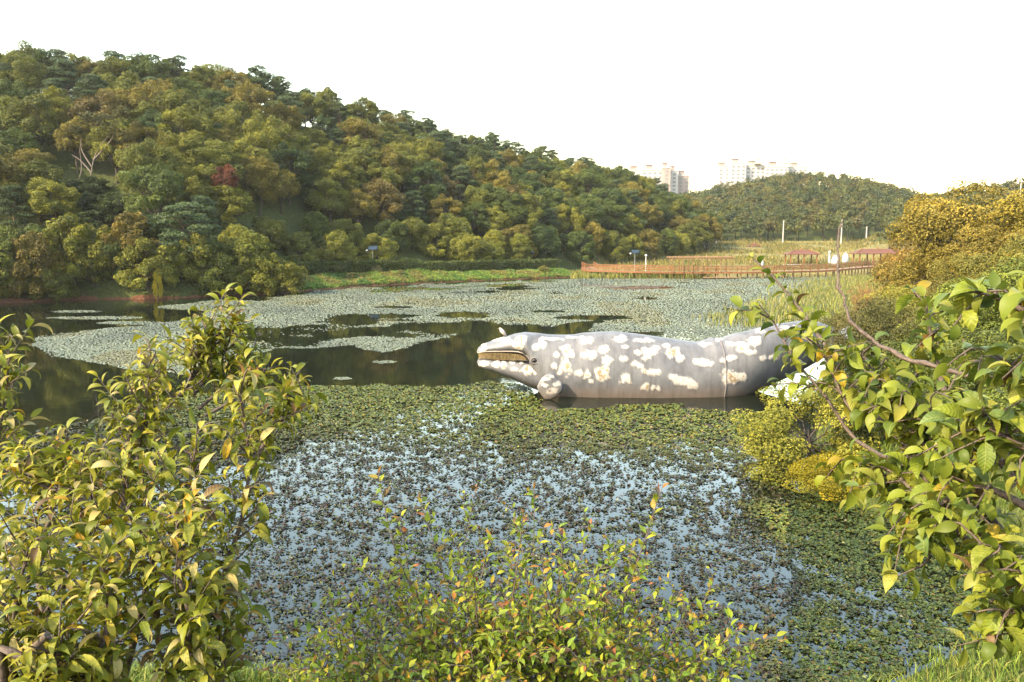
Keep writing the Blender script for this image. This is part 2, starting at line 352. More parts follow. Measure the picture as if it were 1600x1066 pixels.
# ------------------------------------------------------------------ tree models
def lobe_leaves(g, rng, c, r, n, L, W, flat=.75, upb=.35, tint_shift=0., colr=None):
    d = unit(rng.normal(size=(n, 3))); d[:, 2] = np.where((d[:, 2] < -.35) & (rng.random(n) < .7), -d[:, 2], d[:, 2])
    bumps = unit(rng.normal(size=(9, 3)) + [0, 0, .4])
    k = np.max(d @ bumps.T, axis=1).clip(0, 1) ** 8
    rad = r * (.62 + .5 * k) * (1 - .4 * rng.random(n) ** 3)
    C = c + d * rad[:, None] * [1, 1, flat]
    Nn = unit(d * .8 + [0, 0, upb] + rng.normal(size=(n, 3)) * .42)
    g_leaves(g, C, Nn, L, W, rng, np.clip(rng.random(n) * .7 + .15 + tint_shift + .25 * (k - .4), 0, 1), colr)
def limb(rng, a, b, k=5, wob=.06):
    a, b = np.asarray(a, float), np.asarray(b, float); L = np.linalg.norm(b - a)
    m = np.linspace(a, b, k); m[1:-1] += rng.normal(size=(k - 2, 3)) * wob * L; m[1:-1, 2] -= 0.0
    return m
def broadleaf(seed, H, Wd, nl=24, per=680, L=.28, Wl=.19, base=.2, mat=None, bark=None, lob=.2, low=.62):
    rng = np.random.default_rng(seed); gc, gt = Geo(), Geo()
    g_tube(gt, limb(rng, (0, 0, -.6), (rng.normal() * .3, rng.normal() * .3, H * .62), 6, .02), np.linspace(.026 * H, .008 * H, 6), 7)
    zc, rz = H * (base + 1) / 2, H * (1 - base) / 2
    for i in range(nl):
        ph = i * 2.4 + rng.normal() * .3; q = (i + .5) / nl; ct = 1 - (1 + low) * q; st = math.sqrt(max(0, 1 - ct * ct)) if ct > 0 or low < .9 else rng.uniform(.72, 1.0)
        r = Wd * lob * rng.uniform(.7, 1.15)
        rr = .82 * rng.uniform(.72, 1.1)
        c = np.array([math.cos(ph) * st * (Wd / 2) * rr, math.sin(ph) * st * (Wd / 2) * rr, zc + ct * rz * .8 + rng.normal() * .05 * H])
        lobe_leaves(gc, rng, c, r, int(per * rng.uniform(.8, 1.2)), L, Wl, .78, .4, rng.uniform(-.28, .28))
        g_tube(gt, limb(rng, (0, 0, H * rng.uniform(.25, .5)), c, 5), np.linspace(.011 * H, .003 * H, 5), 5)
    return gt.mesh('trunk', bark or M_BARK, True), gc.mesh('crown', mat or M_LEAF)
def pine(seed, H, Wd, nl=19, per=430):
    rng = np.random.default_rng(seed); gc, gt = Geo(), Geo()
    top = np.array([rng.normal() * .5, rng.normal() * .5, H * .93])
    ax = limb(rng, (0, 0, -.6), top, 7, .025); g_tube(gt, ax, np.linspace(.022 * H, .006 * H, 7), 7)
    for i in range(nl):
        q = i / (nl - 1); z = H * (.26 + .7 * q); rad = Wd / 2 * (1.0 - .72 * q ** 1.7) * rng.uniform(.5, 1.0)
        ph = i * 2.4 + rng.normal() * .4
        c = np.array([math.cos(ph) * rad, math.sin(ph) * rad, z])
        n = int(per * rng.uniform(.8, 1.2)); r = Wd * .2 * rng.uniform(.85, 1.25)
        d = unit(rng.normal(size=(n, 3))); d[:, 2] = np.abs(d[:, 2]) * np.where(rng.random(n) < .8, 1, -1)
        C = c + d * (r * (.55 + .5 * rng.random((n, 1)))) * [1, 1, .42]
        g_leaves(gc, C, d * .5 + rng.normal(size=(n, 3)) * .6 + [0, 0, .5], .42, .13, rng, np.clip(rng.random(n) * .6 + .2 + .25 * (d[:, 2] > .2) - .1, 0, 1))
        g_tube(gt, limb(rng, (ax[3] if q < .5 else ax[5]) * [1, 1, 0] + [0, 0, z - .08 * H], c, 4), np.linspace(.008 * H, .002 * H, 4), 5)
    return gt.mesh('trunk', M_PINEBARK, True), gc.mesh('crown', M_LEAF)
BROAD = [broadleaf(11 + i, *hw) for i, hw in enumerate([(9.5, 8.6), (10.5, 8.0), (8.6, 8.4), (10, 9.4), (9, 7.4), (8.0, 7.6), (11, 8.6), (9.2, 8.0)])]
PINES = [pine(41 + i, *hw) for i, hw in enumerate([(10, 7), (11, 6.4), (9.4, 7.6), (10.4, 6.8), (9, 6.2)])]
FULL = [broadleaf(81 + i, h, w, nl=24, per=660, L=.27, Wl=.19, base=0, lob=.21, low=.97) for i, (h, w) in enumerate([(7.0, 7.6), (6.0, 7.4), (7.6, 6.6)])]
BUSH = [broadleaf(61 + i, h, w, nl=14, per=480, L=.27, Wl=.18, base=.0, lob=.23, low=.97) for i, (h, w) in enumerate([(3.6, 5.4), (4.2, 5.0), (3.0, 4.8), (4.8, 5.4)])]
ONES = 'zeroth first second third fourth fifth sixth seventh eighth ninth tenth eleventh twelfth thirteenth fourteenth fifteenth sixteenth seventeenth eighteenth nineteenth'.split()
TENS = {20: ('twenty', 'twentieth'), 30: ('thirty', 'thirtieth'), 40: ('forty', 'fortieth'), 50: ('fifty', 'fiftieth'), 60: ('sixty', 'sixtieth'), 70: ('seventy', 'seventieth'), 80: ('eighty', 'eightieth'), 90: ('ninety', 'ninetieth')}
def ordinal(n):
    if n < 20: return ONES[n]
    t, r = n // 10 * 10, n % 10
    return TENS[t][1] if r == 0 else TENS[t][0] + '-' + ONES[r]
def plant_tree(name, model, label, cat, loc, rz, sc, color, group=None):
    t = thing(name, label, cat, loc, rz, group); t.scale = sc if hasattr(sc, '__len__') else (sc, sc, sc)
    link('trunk', model[0], t); link('crown', model[1], t, color=color)
    return t

# ------------------------------------------------------------------ the wooded hill on the left
rng = np.random.default_rng(7)
cand = []
pts = []
def scatter(fn, n, amin, amax, ymin, ymax, dmin, tmin=-.02, extra=7):
    out = []
    cell = {}
    for _ in range(n):
        y = math.sqrt(rng.uniform(ymin ** 2, ymax ** 2)); a = rng.uniform(amin, amax); x = a * y
        h, t, B, Rr = fn(np.array([x]), np.array([y]))
        if y < B[0] + tmin * 50 or y > Rr[0] + extra or h[0] < 0: continue
        dm = dmin(t[0]); k = (int(x // 8), int(y // 8)); ok = True
        for i in (-1, 0, 1):
            for j in (-1, 0, 1):
                for (px, py) in cell.get((k[0] + i, k[1] + j), ()):
                    if (px - x) ** 2 + (py - y) ** 2 < dm * dm: ok = False; break
        if ok: cell.setdefault(k, []).append((x, y)); out.append((x, y, float(t[0])))
    return out
hill_trees = scatter(hill_a, 9000, -.71, .245, 100, 275, lambda t: 4.95 - .2 * t, extra=6)
ROWS = [(.14, 'foot'), (.36, 'lower part'), (.6, 'middle part'), (.82, 'upper part'), (9, 'ridge')]
LEAFC = [('olive green', (.168, .185, .030)), ('dull green', (.105, .142, .030)), ('tawny olive', (.225, .192, .034)), ('deep green', (.068, .105, .028)), ('yellowish green', (.225, .230, .032)), ('brownish', (.175, .138, .036))]
PINEC = [('blue green', (.080, .118, .045)), ('dark green', (.068, .100, .030))]
hill_trees.sort(key=lambda q: q[0] / q[1])
count = {}
for (x, y, t) in hill_trees:
    uu_, vv_, _ = proj(np.array([x, y, gz(x, y) + 9.5]))
    if 92 < uu_ < 192 and y < 131 and vv_ < 318: continue      # the gap in the wood where the pale forked trunk shows
    row = next(n for lim, n in ROWS if t < lim)
    isp = rng.random() < (.05 + .38 * sstep(.4, .9, t))
    z = gz(x, y) - .1
    if isp:
        k = int(rng.integers(len(PINES))); nm, cc = PINEC[int(rng.random() < .4)]; name, cat, model = 'pine_tree', 'pine tree', PINES[k]
        kind = nm + ' pine'
    else:
        w = np.array([.30, .22, .16, .12, .16, .04]); ci = int(rng.choice(6, p=w)); nm, cc = LEAFC[ci]
        name, cat, model = 'broadleaf_tree', 'tree', (FULL[int(rng.integers(3))] if t < .13 else BROAD[int(rng.integers(len(BROAD)))])
        kind = nm + ' broadleaf tree'
    key = (kind, row); count[key] = count.get(key, 0) + 1
    s = rng.uniform(.82, 1.12)
    cc = tuple(np.array(cc) * rng.uniform(.85, 1.15))
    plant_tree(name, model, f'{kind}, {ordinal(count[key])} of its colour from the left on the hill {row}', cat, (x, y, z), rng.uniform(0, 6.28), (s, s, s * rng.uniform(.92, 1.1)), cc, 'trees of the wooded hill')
# the bare-limbed tree, the reddish crown and the bright yellow sapling by the water
def bare_tree(label, base, tip_list, r0):
    t = thing('bare_tree', label, 'tree', base); gt = Geo(); rg = np.random.default_rng(3)
    for pl in tip_list:
        pts_ = spline(np.array(pl), 10); g_tube(gt, pts_, np.linspace(pl_r(pl, r0), .03, 10), 6)
    link('trunk', gt.mesh('trunk', M_PALEBARK, True, base), t); return t, gt
def pl_r(pl, r0): return r0
yb = 130.0
base = np.array([D(142, 308, yb)[0], yb, gz(D(142, 308, yb)[0], yb)])
tips = [[base, D(143, 270, yb), D(150, 240, yb), D(175, 205, yb)], [D(143, 270, yb), D(125, 250, yb), D(112, 242, yb)], [D(146, 250, yb), D(160, 235, yb), D(176, 215, yb), D(180, 190, yb)], [D(143, 260, yb), D(128, 235, yb), D(127, 215, yb)], [base + [-3, 0, 0], D(127, 270, yb), D(124, 230, yb)]]
bt, _ = bare_tree('tree with pale forked trunk showing bare against the dark wood', base, tips, .15)
gcr = Geo(); rg = np.random.default_rng(8)
for (u_, v_, r_) in ((165, 190, 2.0), (190, 178, 1.8), (140, 185, 1.6), (180, 205, 1.3), (120, 205, 1.2)):
    lobe_leaves(gcr, rg, D(u_, v_, yb), r_, 420, .3, .2)
link('crown', gcr.mesh('crown', M_LEAF, origin=base), bt, color=(.10, .10, .028))
for k_, (u_, y_) in enumerate([(98, 122), (128, 125), (158, 124), (186, 122), (112, 117), (150, 118), (140, 129)]):
    x_ = D(u_, 300, y_)[0]; plant_tree('understory_bush', BUSH[k_ % 4], f'dark low bush below the pale forked trunk, {ordinal(k_ + 1)} of its cluster', 'bush', (x_, y_, gz(x_, y_) - .2), k_, (1.25, 1.2, .85), (.06, .085, .022), 'bushes below the forked trunk')
p = D(352, 285, 128); plant_tree('red_leaved_tree', BROAD[4], 'small tree with rusty red autumn leaves among the green crowns', 'tree', (p[0], 128, p[2] - 3.2), .4, (.55, .55, .62), (.17, .06, .03))
p = P(248, 468); gy_ = gz(p[0], p[1] + 1.2)
plant_tree('yellow_sapling', BUSH[3], 'slim bright yellow sapling at the red earth shore', 'tree', (p[0], p[1] - .1, 0), 0, (.24, .24, .8), (.55, .45, .03))
# shore bushes at the foot of the hill, down to the red soil
for i, u_ in enumerate([-40, -8, 22, 55, 88, 118, 150, 182, 214, 246, 276, 306, 336, 366, 394, 420, 444]):
    v_ = np.interp(u_, [0, 120, 250, 330, 430, 480], [474, 468, 467, 462, 461, 456]); p = P(u_, v_); y = p[1] + (2.2 if 180 < u_ < 250 else [-.2, .7, 1.2, .2][i % 4])
    x = p[0] * y / p[1]; big = i % 2 == 0
    cc = [(.18, .19, .022), (.21, .205, .024), (.12, .145, .022), (.19, .15, .026), (.15, .17, .024)][i % 5]
    s = [1.0, .8, 1.12][i % 3]
    plant_tree('shore_bush', FULL[i % 3] if big or u_ < 200 else BUSH[i % 4], f'leafy green bush, {ordinal(i + 1)} from the left along the red earth shore', 'bush', (x, y, max(gz(x, y), .15) - .2), i * 1.7, (s, s, s * (1.05 if big else 1.15)), cc, 'bushes along the far shore')

# ------------------------------------------------------------------ the two far hills: one mass of wood each
def far_wood(name, label, fn, amin, amax, ymin, ymax, dm, n, seed):
    global rng
    rng = np.random.default_rng(seed); g = Geo()
    pts_ = scatter(fn, n, amin, amax, ymin, ymax, lambda t: dm, extra=8)
    pal = np.array([(.11, .125, .034), (.085, .108, .034), (.145, .13, .04), (.075, .098, .038), (.135, .14, .034)])
    zz = ground(np.array([q[0] for q in pts_]), np.array([q[1] for q in pts_]))
    for (x, y, t), z in zip(pts_, zz):
        c = pal[rng.integers(5)] * rng.uniform(.8, 1.15); H = rng.uniform(6.5, 9)
        g_tube(g, [(x, y, z - .5), (x, y, z + H * .6)], [.2, .1], 4, False, tint=.3, colr=(.06, .045, .035))
        for k in range(5):
            ph = k * 2.2 + rng.random() * 2; rr = 0 if k == 0 else rng.uniform(1.3, 2.4)
            lobe_leaves(g, rng, np.array([x + rr * math.cos(ph), y + rr * math.sin(ph), z + H * (.78 if k == 0 else rng.uniform(.4, .68))]), rng.uniform(1.5, 2.2), 58, .85, .6, .75, .4, rng.uniform(-.15, .15), c)
    o = link(name, g.mesh(name, M_STUFF)); tag(o, label, 'wood', kind='stuff'); return len(pts_)
nb = far_wood('far_wood', 'hazy mixed woodland covering the rounded far hill', hill_b, .10, .56, 285, 432, 4.7, 7000, 21)
nc = far_wood('hillside_wood', 'woodland on the slope behind the golden bushes', hill_c, .47, .72, 200, 340, 5.0, 4000, 22)
print('trees', len(hill_trees), nb, nc)

# ------------------------------------------------------------------ bank between water and trees: hedge, ground plants, lamps
rng = np.random.default_rng(31)
SB = SHORE[4:10]
def along(poly, s):
    seg = np.linalg.norm(np.diff(poly, axis=0), axis=1); cum = np.concatenate([[0], np.cumsum(seg)])
    s = np.asarray(s) * cum[-1]; return np.stack([np.interp(s, cum, poly[:, 0]), np.interp(s, cum, poly[:, 1])], -1)
g = Geo()
n = 17000; s_ = rng.random(n); p = along(SB, s_); tdir = unit(along(SB, np.minimum(s_ + .01, 1)) - along(SB, s_ - .01)); nrm = np.stack([-tdir[:, 1], tdir[:, 0]], -1)
off = 7.4 + rng.uniform(-1.3, 1.3, n); q = p + nrm * off[:, None]
hh = 2.1 + .7 * fbm(s_ * 40, s_ * 0 + 3) ; zz = ground(q[:, 0], q[:, 1]) + hh * (1 - rng.random(n) ** 1.8)
g_leaves(g, np.column_stack([q, zz]), rng.normal(size=(n, 3)) * .7 + [.1, -.5, .5], .42, .2, rng, None, (.085, .115, .026))
o = link('hedge', g.mesh('hedge', M_STUFF)); tag(o, 'long dense dark green hedge on the bank below the trees', 'hedge')
g = Geo()
n = 26000; s_ = rng.random(n) * 1.0; p = along(SB, s_); tdir = unit(along(SB, np.minimum(s_ + .01, 1)) - along(SB, s_ - .01)); nrm = np.stack([-tdir[:, 1], tdir[:, 0]], -1)
off = rng.uniform(.3, 6.5, n); q = p + nrm * off[:, None]
k = fbm(q[:, 0] * .45, q[:, 1] * .45); zz = ground(q[:, 0], q[:, 1]) + .95 * k * rng.random(n)
pal = np.array([(.12, .22, .032), (.17, .25, .038), (.22, .21, .05), (.09, .17, .03)])
ci = np.clip(((fbm(q[:, 0] * .2 + 50, q[:, 1] * .2) - .25) * 7).astype(int), 0, 3)
g_leaves(g, np.column_stack([q, zz]), rng.normal(size=(n, 3)) * .6 + [.0, -.5, .6], .5, .16, rng, None, pal[ci])
o = link('bank_undergrowth', g.mesh('bank_undergrowth', M_STUFF)); tag(o, 'bright green weeds and grass on the low bank below the hedge', 'undergrowth', kind='stuff')
for i, (u_, v_, c_, s_) in enumerate([(585, 440, (.26, .24, .09), .5), (545, 444, (.20, .20, .07), .35), (455, 452, (.12, .16, .03), .7), (625, 440, (.2, .2, .07), .3), (705, 434, (.26, .22, .08), .42), (720, 432, (.12, .2, .03), .5), (760, 431, (.11, .2, .03), .5), (800, 430, (.12, .17, .03), .5), (850, 431, (.2, .19, .04), .45)]):
    p = P(u_, v_ + 3); x, y = p[0], p[1] + 1.6
    plant_tree('bank_bush', BUSH[i % 4], f'small rounded {"pale straw" if c_[0] > .19 else "fresh green"} bush, {ordinal(i + 1)} from the left on the weedy bank', 'bush', (x, y, gz(x, y) - .2), i, (s_, s_, s_ * .9), c_, 'bushes on the weedy bank')
M_STEEL = mat_plain('galvanised_steel', (.55, .56, .57), .4, .08, 8, metal=.6)
M_PANEL = mat_plain('solar_cell', (.03, .05, .07), .5, .3, 12, spec=.1)
M_LAMP = mat_plain('lamp_white', (.5, .5, .48), .4, .04, 5, k=1)
def solar_lamp(label, u_, v_, Y, h):
    p = D(u_, v_, Y); x = p[0]; z0 = gz(x, Y) - .1; b = np.array([x, Y, z0]); H = p[2] - z0
    t = thing('solar_lamp', label, 'street lamp', b, 0, 'solar lamps on the bank path')
    link('pole', g_tube(Geo(), [(0, 0, 0), (0, 0, H)], [.07, .05], 8).mesh('pole', M_STEEL, True), t)
    g2 = Geo(); g2.add(np.array([(-.7, -.35, H + .1), (.9, -.35, H + .1), (.9, .45, H + .75), (-.7, .45, H + .75), (-.7, -.3, H + .02), (.9, -.3, H + .02), (.9, .5, H + .67), (-.7, .5, H + .67)]), [[0, 1, 2, 3], [7, 6, 5, 4], [0, 4, 5, 1], [2, 6, 7, 3], [1, 5, 6, 2], [0, 3, 7, 4]])
    link('solar_panel', g2.mesh('solar_panel', M_PANEL), t)
    g2 = Geo(); g_tube(g2, [(0, 0, H - .15), (-.5, -.1, H + .05), (-.95, -.2, H + .0)], [.035, .035, .035], 6); link('arm', g2.mesh('arm', M_STEEL), t)
    g2 = Geo(); g_tube(g2, [(-.95, -.2, H + .1), (-1.0, -.2, H - .05), (-1.0, -.2, H - .16)], [.08, .2, .12], 10); link('lamp_head', g2.mesh('lamp_head', M_LAMP, True), t)
solar_lamp('solar lamp with dark panel above the left stretch of hedge', 582, 391, 146, 4)
solar_lamp('solar lamp with dark panel above the middle of the hedge', 827, 397, 172, 4)
solar_lamp('solar lamp with dark panel near the start of the boardwalk', 992, 396, 178, 4)
solar_lamp('solar lamp at the edge of the wood beside the dry field', 1101, 374, 250, 4)
solar_lamp('solar lamp half hidden in the shore trees above the red earth', 224, 342, 121, 5)

# ------------------------------------------------------------------ boardwalk, pergola, gazebos, poles
M_WOOD = mat_plain('red_stained_timber', (.24, .095, .028), .75, .3, 3)
M_WOOD2 = mat_plain('weathered_timber', (.26, .145, .062), .8, .25, 3)
M_TILE = mat_plain('red_roof_shingle', (.14, .05, .024), .8, .2, 4)
M_STONE = mat_plain('white_stone', (.24, .235, .22), .8, .08, 2, k=1)
path = np.array([P(918, 430)[:2], (16.5, 164), (26, 160.5), (33, 160), (47, 160), (55, 162), (68, 168), (80, 176)])
bw = thing('boardwalk', 'long red timber boardwalk on piles along the far end of the pond', 'boardwalk', (path[3][0], path[3][1], 0)); bo = np.array(bw.location)
L = np.linalg.norm(np.diff(path, axis=0), axis=1).sum(); ns = int(L / 2.2)
cl = along(path, np.linspace(0, 1, ns + 1)); zdk = np.interp(np.linspace(0, 1, ns + 1), [0, .12, .35, .75, 1], [1.75, 1.5, 1.3, 1.35, 1.9])
tg = unit(np.gradient(cl, axis=0)); nm_ = np.stack([tg[:, 1], -tg[:, 0]], -1)   # towards the camera
def strip(name, off, z0, z1, wid, mat):
    gg = Geo()
    for i in range(ns):
        q = []
        for j in (i, i + 1):
            a = cl[j] + nm_[j] * (off + wid / 2); b = cl[j] + nm_[j] * (off - wid / 2)
            q += [(*a, zdk[j] + z0), (*b, zdk[j] + z0), (*b, zdk[j] + z1), (*a, zdk[j] + z1)]
        gg.add(q, [[0, 4, 7, 3], [1, 2, 6, 5], [3, 7, 6, 2], [0, 1, 5, 4]])
    return link(name, gg.mesh(name, mat, origin=bo), bw)
strip('deck', 0, -.18, 0, 2.6, M_WOOD2); strip('fascia', 1.33, -.34, .02, .06, M_WOOD)
for off in (1.25, -1.25):
    strip('handrail', off, 1.02, 1.14, .14, M_WOOD); strip('rail', off, .66, .77, .05, M_WOOD); strip('rail', off, .33, .44, .05, M_WOOD)
post_me = g_box(Geo(), (0, 0, .55), (.14, .14, 1.22)).mesh('post', M_WOOD); pile_me = g_tube(Geo(), [(0, 0, -3.2), (0, 0, -.18)], [.13, .13], 8).mesh('pile', M_WOOD2, True)
for i in range(ns + 1):
    for off in (1.25, -1.25):
        q = cl[i] + nm_[i] * off; link('post', post_me, bw, np.array([*q, zdk[i]]) - bo); link('pile', pile_me, bw, np.array([*(q * 1), zdk[i]]) - bo - [0, .25 * np.sign(off) * -1, 0])
# pergola over the boardwalk platform
pg = thing('pergola', 'open timber pergola with flat slatted top over the boardwalk', 'pergola', (*D(1095, 420, 160.5)[:2], 1.3)); po = np.array(pg.location)
xa, xb = D(1050, 410, 160)[0], D(1138, 410, 160)[0]
for k in range(7):
    for dy in (-1.5, 1.7):
        x = xa + (xb - xa) * k / 6; link('post', g_box(Geo(), (x, 160 + dy, 2.6), (.16, .16, 2.7)).mesh('post', M_WOOD2, origin=po), pg)
for dy in (-1.5, 1.7): link('beam', g_box(Geo(), ((xa + xb) / 2, 160 + dy, 4.05), (xb - xa + 1.6, .14, .22)).mesh('beam', M_WOOD2, origin=po), pg)
sl = g_box(Geo(), (0, 0, 0), (.12, 4.4, .16)).mesh('slat', M_WOOD2)
for k in range(24): link('slat', sl, pg, np.array([xa - .6 + (xb - xa + 1.2) * k / 23, 160.1, 4.25]) - po)
# stage below the pergola
st = thing('timber_landing', 'low timber landing stage at the water below the pergola', 'landing', (*D(1125, 430, 157.5)[:2], .25)); so = np.array(st.location)
link('deck', g_box(Geo(), (so[0], 157.4, .3), (6.5, 2.2, .12)).mesh('deck', M_WOOD2, origin=so), st)
for k in range(4):
    link('pile', g_tube(Geo(), [(so[0] - 3 + 2 * k, 156.6, -1.5), (so[0] - 3 + 2 * k, 156.6, .28)], .1, 8).mesh('pile', M_WOOD2, True, so), st)
def gazebo(label, u0, u1, veave, vtop, Y, depth):
    a, b = D(u0, veave, Y), D(u1, veave, Y); cx = (a[0] + b[0]) / 2; w = b[0] - a[0]; ze = a[2]; zt = D((u0 + u1) / 2, vtop, Y)[2]
    z0 = gz(cx, Y); bs = np.array([cx, Y, z0]); t = thing('gazebo', label, 'gazebo', bs)
    hw, hd, rw = w / 2, depth / 2, max(w / 2 - depth / 2, .15)
    g2 = Geo(); V = [(-hw, -hd, ze), (hw, -hd, ze), (hw, hd, ze), (-hw, hd, ze), (-rw, 0, zt), (rw, 0, zt)]; V += [(x, y, z - .14) for x, y, z in V[:4]]
    V = np.array(V) + [cx, Y, 0]
    g2.add(V, [[0, 1, 5, 4], [2, 3, 4, 5], [0, 6, 7, 1], [1, 7, 8, 2], [2, 8, 9, 3], [3, 9, 6, 0], [6, 9, 8, 7]]); g2.add(V, [[1, 2, 5], [3, 0, 4]])
    rf = link('roof', g2.mesh('roof', M_TILE, origin=bs), t)
    for s in (-1, 1): link('ridge_cap', g_tube(Geo(), [V[0 if s < 0 else 1] + [0, 0, .05], V[4 if s < 0 else 5] + [0, 0, .08]], .09, 6).mesh('ridge_cap', M_WOOD, origin=bs), rf)
    link('finial', g_tube(Geo(), [(cx, Y, zt - .1), (cx, Y, zt + .25), (cx, Y, zt + .5)], [.22, .2, .1], 8).mesh('finial', M_WOOD, True, bs), rf)
    nps = max(2, int(w / 3) + 1)
    for k in range(nps):
        for s in (-1, 1): link('post', g_box(Geo(), (cx - hw * .82 + hw * 1.64 * k / (nps - 1), Y + s * hd * .8, (z0 + ze) / 2), (.26, .26, ze - z0 + .1)).mesh('post', M_WOOD, origin=bs), t)
    for s in (-1, 1): link('bench', g_box(Geo(), (cx, Y + s * hd * .7, z0 + .45), (w * .7, .4, .08)).mesh('bench', M_WOOD, origin=bs), t)
    link('platform', g_box(Geo(), (cx, Y, z0 + .1), (w * .95, depth * .95, .3)).mesh('platform', M_STONE, origin=bs), t)
gazebo('red roofed open gazebo on the lawn behind the boardwalk', 1227, 1277, 397, 390.5, 192, 4.6)
gazebo('long red roofed shelter half hidden behind the dry orange bush', 1332, 1410, 396, 389, 186, 4.2)
gazebo('tiny red roofed pavilion far back in the dry field', 1168, 1188, 385, 381, 262, 3.2)
# white garden ornaments beside the gazebo
def ornament(name, label, u_, vb, vt, Y, prof, grp='white stone ornaments'):
    a = D(u_, vb, Y); b = D(u_, vt, Y); z0 = gz(a[0], Y) - .02; H = b[2] - z0; gg = Geo()
    g_tube(gg, [(a[0], Y, z0 + H * q) for q, r in prof], [r for q, r in prof], 12); t = link(name, gg.mesh(name, M_STONE, True, (a[0], Y, z0)), loc=(a[0], Y, z0)); tag(t, label, 'ornament', grp)
ornament('stone_pillar', 'upright white stone pillar beside the red roofed gazebo', 1296, 402, 392, 194, [(0, .42), (.12, .42), (.14, .26), (.85, .24), (.88, .36), (1, .3)])
ornament('round_stone', 'round white ball-shaped stone by the shelter', 1321, 402, 395, 193, [(0, .35), (.06, .55), (.35, .78), (.65, .74), (.9, .42), (1, .1)])
ornament('low_stone', 'low white boulder between pillar and round stone', 1305, 404, 399, 190, [(0, .9), (.4, .95), (.8, .6), (1, .2)])
ornament('bollard_stone', 'small pointed white stone on the lawn behind the boardwalk', 1191, 405, 400, 188, [(0, .4), (.5, .3), (1, .06)])
M_POLE = mat_plain('concrete_pole', (.55, .47, .42), .85, .12, 3)
def utility_pole(label, u_, vb, vt, Y, arm=True):
    a, b = D(u_, vb, Y), D(u_, vt, Y); z0 = gz(a[0], Y) - .3; bs = (a[0], Y, z0); H = b[2] - z0
    t = thing('utility_pole', label, 'utility pole', bs, 0, 'utility poles in the field')
    link('pole', g_tube(Geo(), [(0, 0, 0), (0, 0, H)], [.0009 * Y, .0006 * Y], 10).mesh('pole', M_POLE, True), t)
    if arm:
        c = link('crossarm', g_box(Geo(), (0, -.2, H - .7), (2.2, .12, .14)).mesh('crossarm', M_POLE), t)
        for k in (-1, 0, 1): link('insulator', g_tube(Geo(), [(k * .95, -.2, H - .62), (k * .95, -.2, H - .5), (k * .95, -.2, H - .36)], [.05, .09, .05], 8).mesh('insulator', M_LAMP, True), c)
utility_pole('utility pole at the foot of the wooded hill, leftmost in the field', 1119, 381, 346, 275, False)
utility_pole('utility pole in front of the middle of the far hill', 1223, 381, 345, 278, False)
utility_pole('utility pole just above the long bare twig tip', 1314, 381, 343, 272, False)
utility_pole('short utility pole beside the golden bushes', 1353, 382, 354, 280, False)
utility_pole('pale utility pole with crossarm above the golden bushes', 1592, 330, 279, 175, True)
dl = thing('boardwalk_lamp', 'slim white lamp post at the left end of the boardwalk', 'street lamp', (D(1012, 425, 162)[0], 164.5, 0)); 
link('pole', g_tube(Geo(), [(0, 0, 0), (0, 0, 4.3)], [.07, .05], 8).mesh('pole', M_LAMP, True), dl); link('lamp_head', g_tube(Geo(), [(0, 0, 4.3), (0, 0, 4.45), (0, 0, 4.6)], [.08, .3, .12], 10).mesh('lamp_head', M_LAMP, True), dl)

# ------------------------------------------------------------------ dry field grasses, reeds, mud
rng = np.random.default_rng(77)
def blades(name, label, XY, hmin, hmax, wid, pal, lean=.25, z=None, mat=None, kind='stuff', cat='grass'):
    g = Geo(); n = len(XY); z = ground(XY[:, 0], XY[:, 1]) if z is None else z
    b = np.column_stack([XY, np.maximum(z, -.15)]); h = rng.uniform(hmin, hmax, n)[:, None]
    a = rng.uniform(0, 6.283, n); s = np.stack([np.cos(a), np.sin(a), a * 0], -1) * (wid * rng.uniform(.6, 1.3, n))[:, None]
    ln = rng.normal(size=(n, 3)) * lean * h; ln[:, 2] = 0; m = b + ln * .3 + [0, 0, 1] * h * .6; t = b + ln + [0, 0, 1] * h * .95
    V = np.stack([b - s, b + s, m + s * .8, m - s * .8, t], 1).reshape(-1, 3); i5 = np.arange(n)[:, None] * 5
    tn = rng.random(n); cc = pal[rng.integers(len(pal), size=n)]
    g.add(V, i5 + [0, 1, 2, 3], tn, cc); g.add(np.zeros((0, 3)), (i5 + [3, 2, 4]) - g.n, tn, cc)
    o = link(name, g.mesh(name, mat or M_STUFF)); tag(o, label, cat, kind=kind); return o
# reeds standing in the water on the right side
q = np.column_stack([rng.uniform(8, 95, 90000), rng.uniform(46, 166, 90000)]); u_, v_, _ = proj(np.column_stack([q, np.zeros(len(q))]))
dl_ = np.interp(v_, [433, 440, 455, 475, 500, 530, 560], [1290, 1265, 1210, 1150, 1090, 1060, 1260]) + (fbm(q[:, 0] * .12, q[:, 1] * .12) - .5) * 90
dens = sstep(-20, 100, u_ - dl_) * (pond_sd(q[:, 0], q[:, 1]) < 3.5) * np.clip(q[:, 1] / 60, 1, 1.6)
keep = (rng.random(len(q)) < dens * .75) & (v_ < 528) & ~((v_ > 500) & (u_ < 1260) & (v_ > 512))
q = q[keep]
uu = u_[keep] - dl_[keep]
blades('reeds', 'yellow green reeds standing in the shallows behind the tail of the whale', q, .25, 1.0, .045, np.array([(.20, .22, .05), (.26, .26, .07), (.15, .19, .04), (.30, .27, .10)]), .2, z=np.zeros(len(q)), cat='reeds')
q = np.column_stack([rng.uniform(10, 125, 42000), rng.uniform(168, 290, 42000)]); q = q[pond_sd(q[:, 0], q[:, 1]) > .3]
q = q[fbm(q[:, 0] * .08, q[:, 1] * .08) + rng.normal(size=len(q)) * .08 > .42]
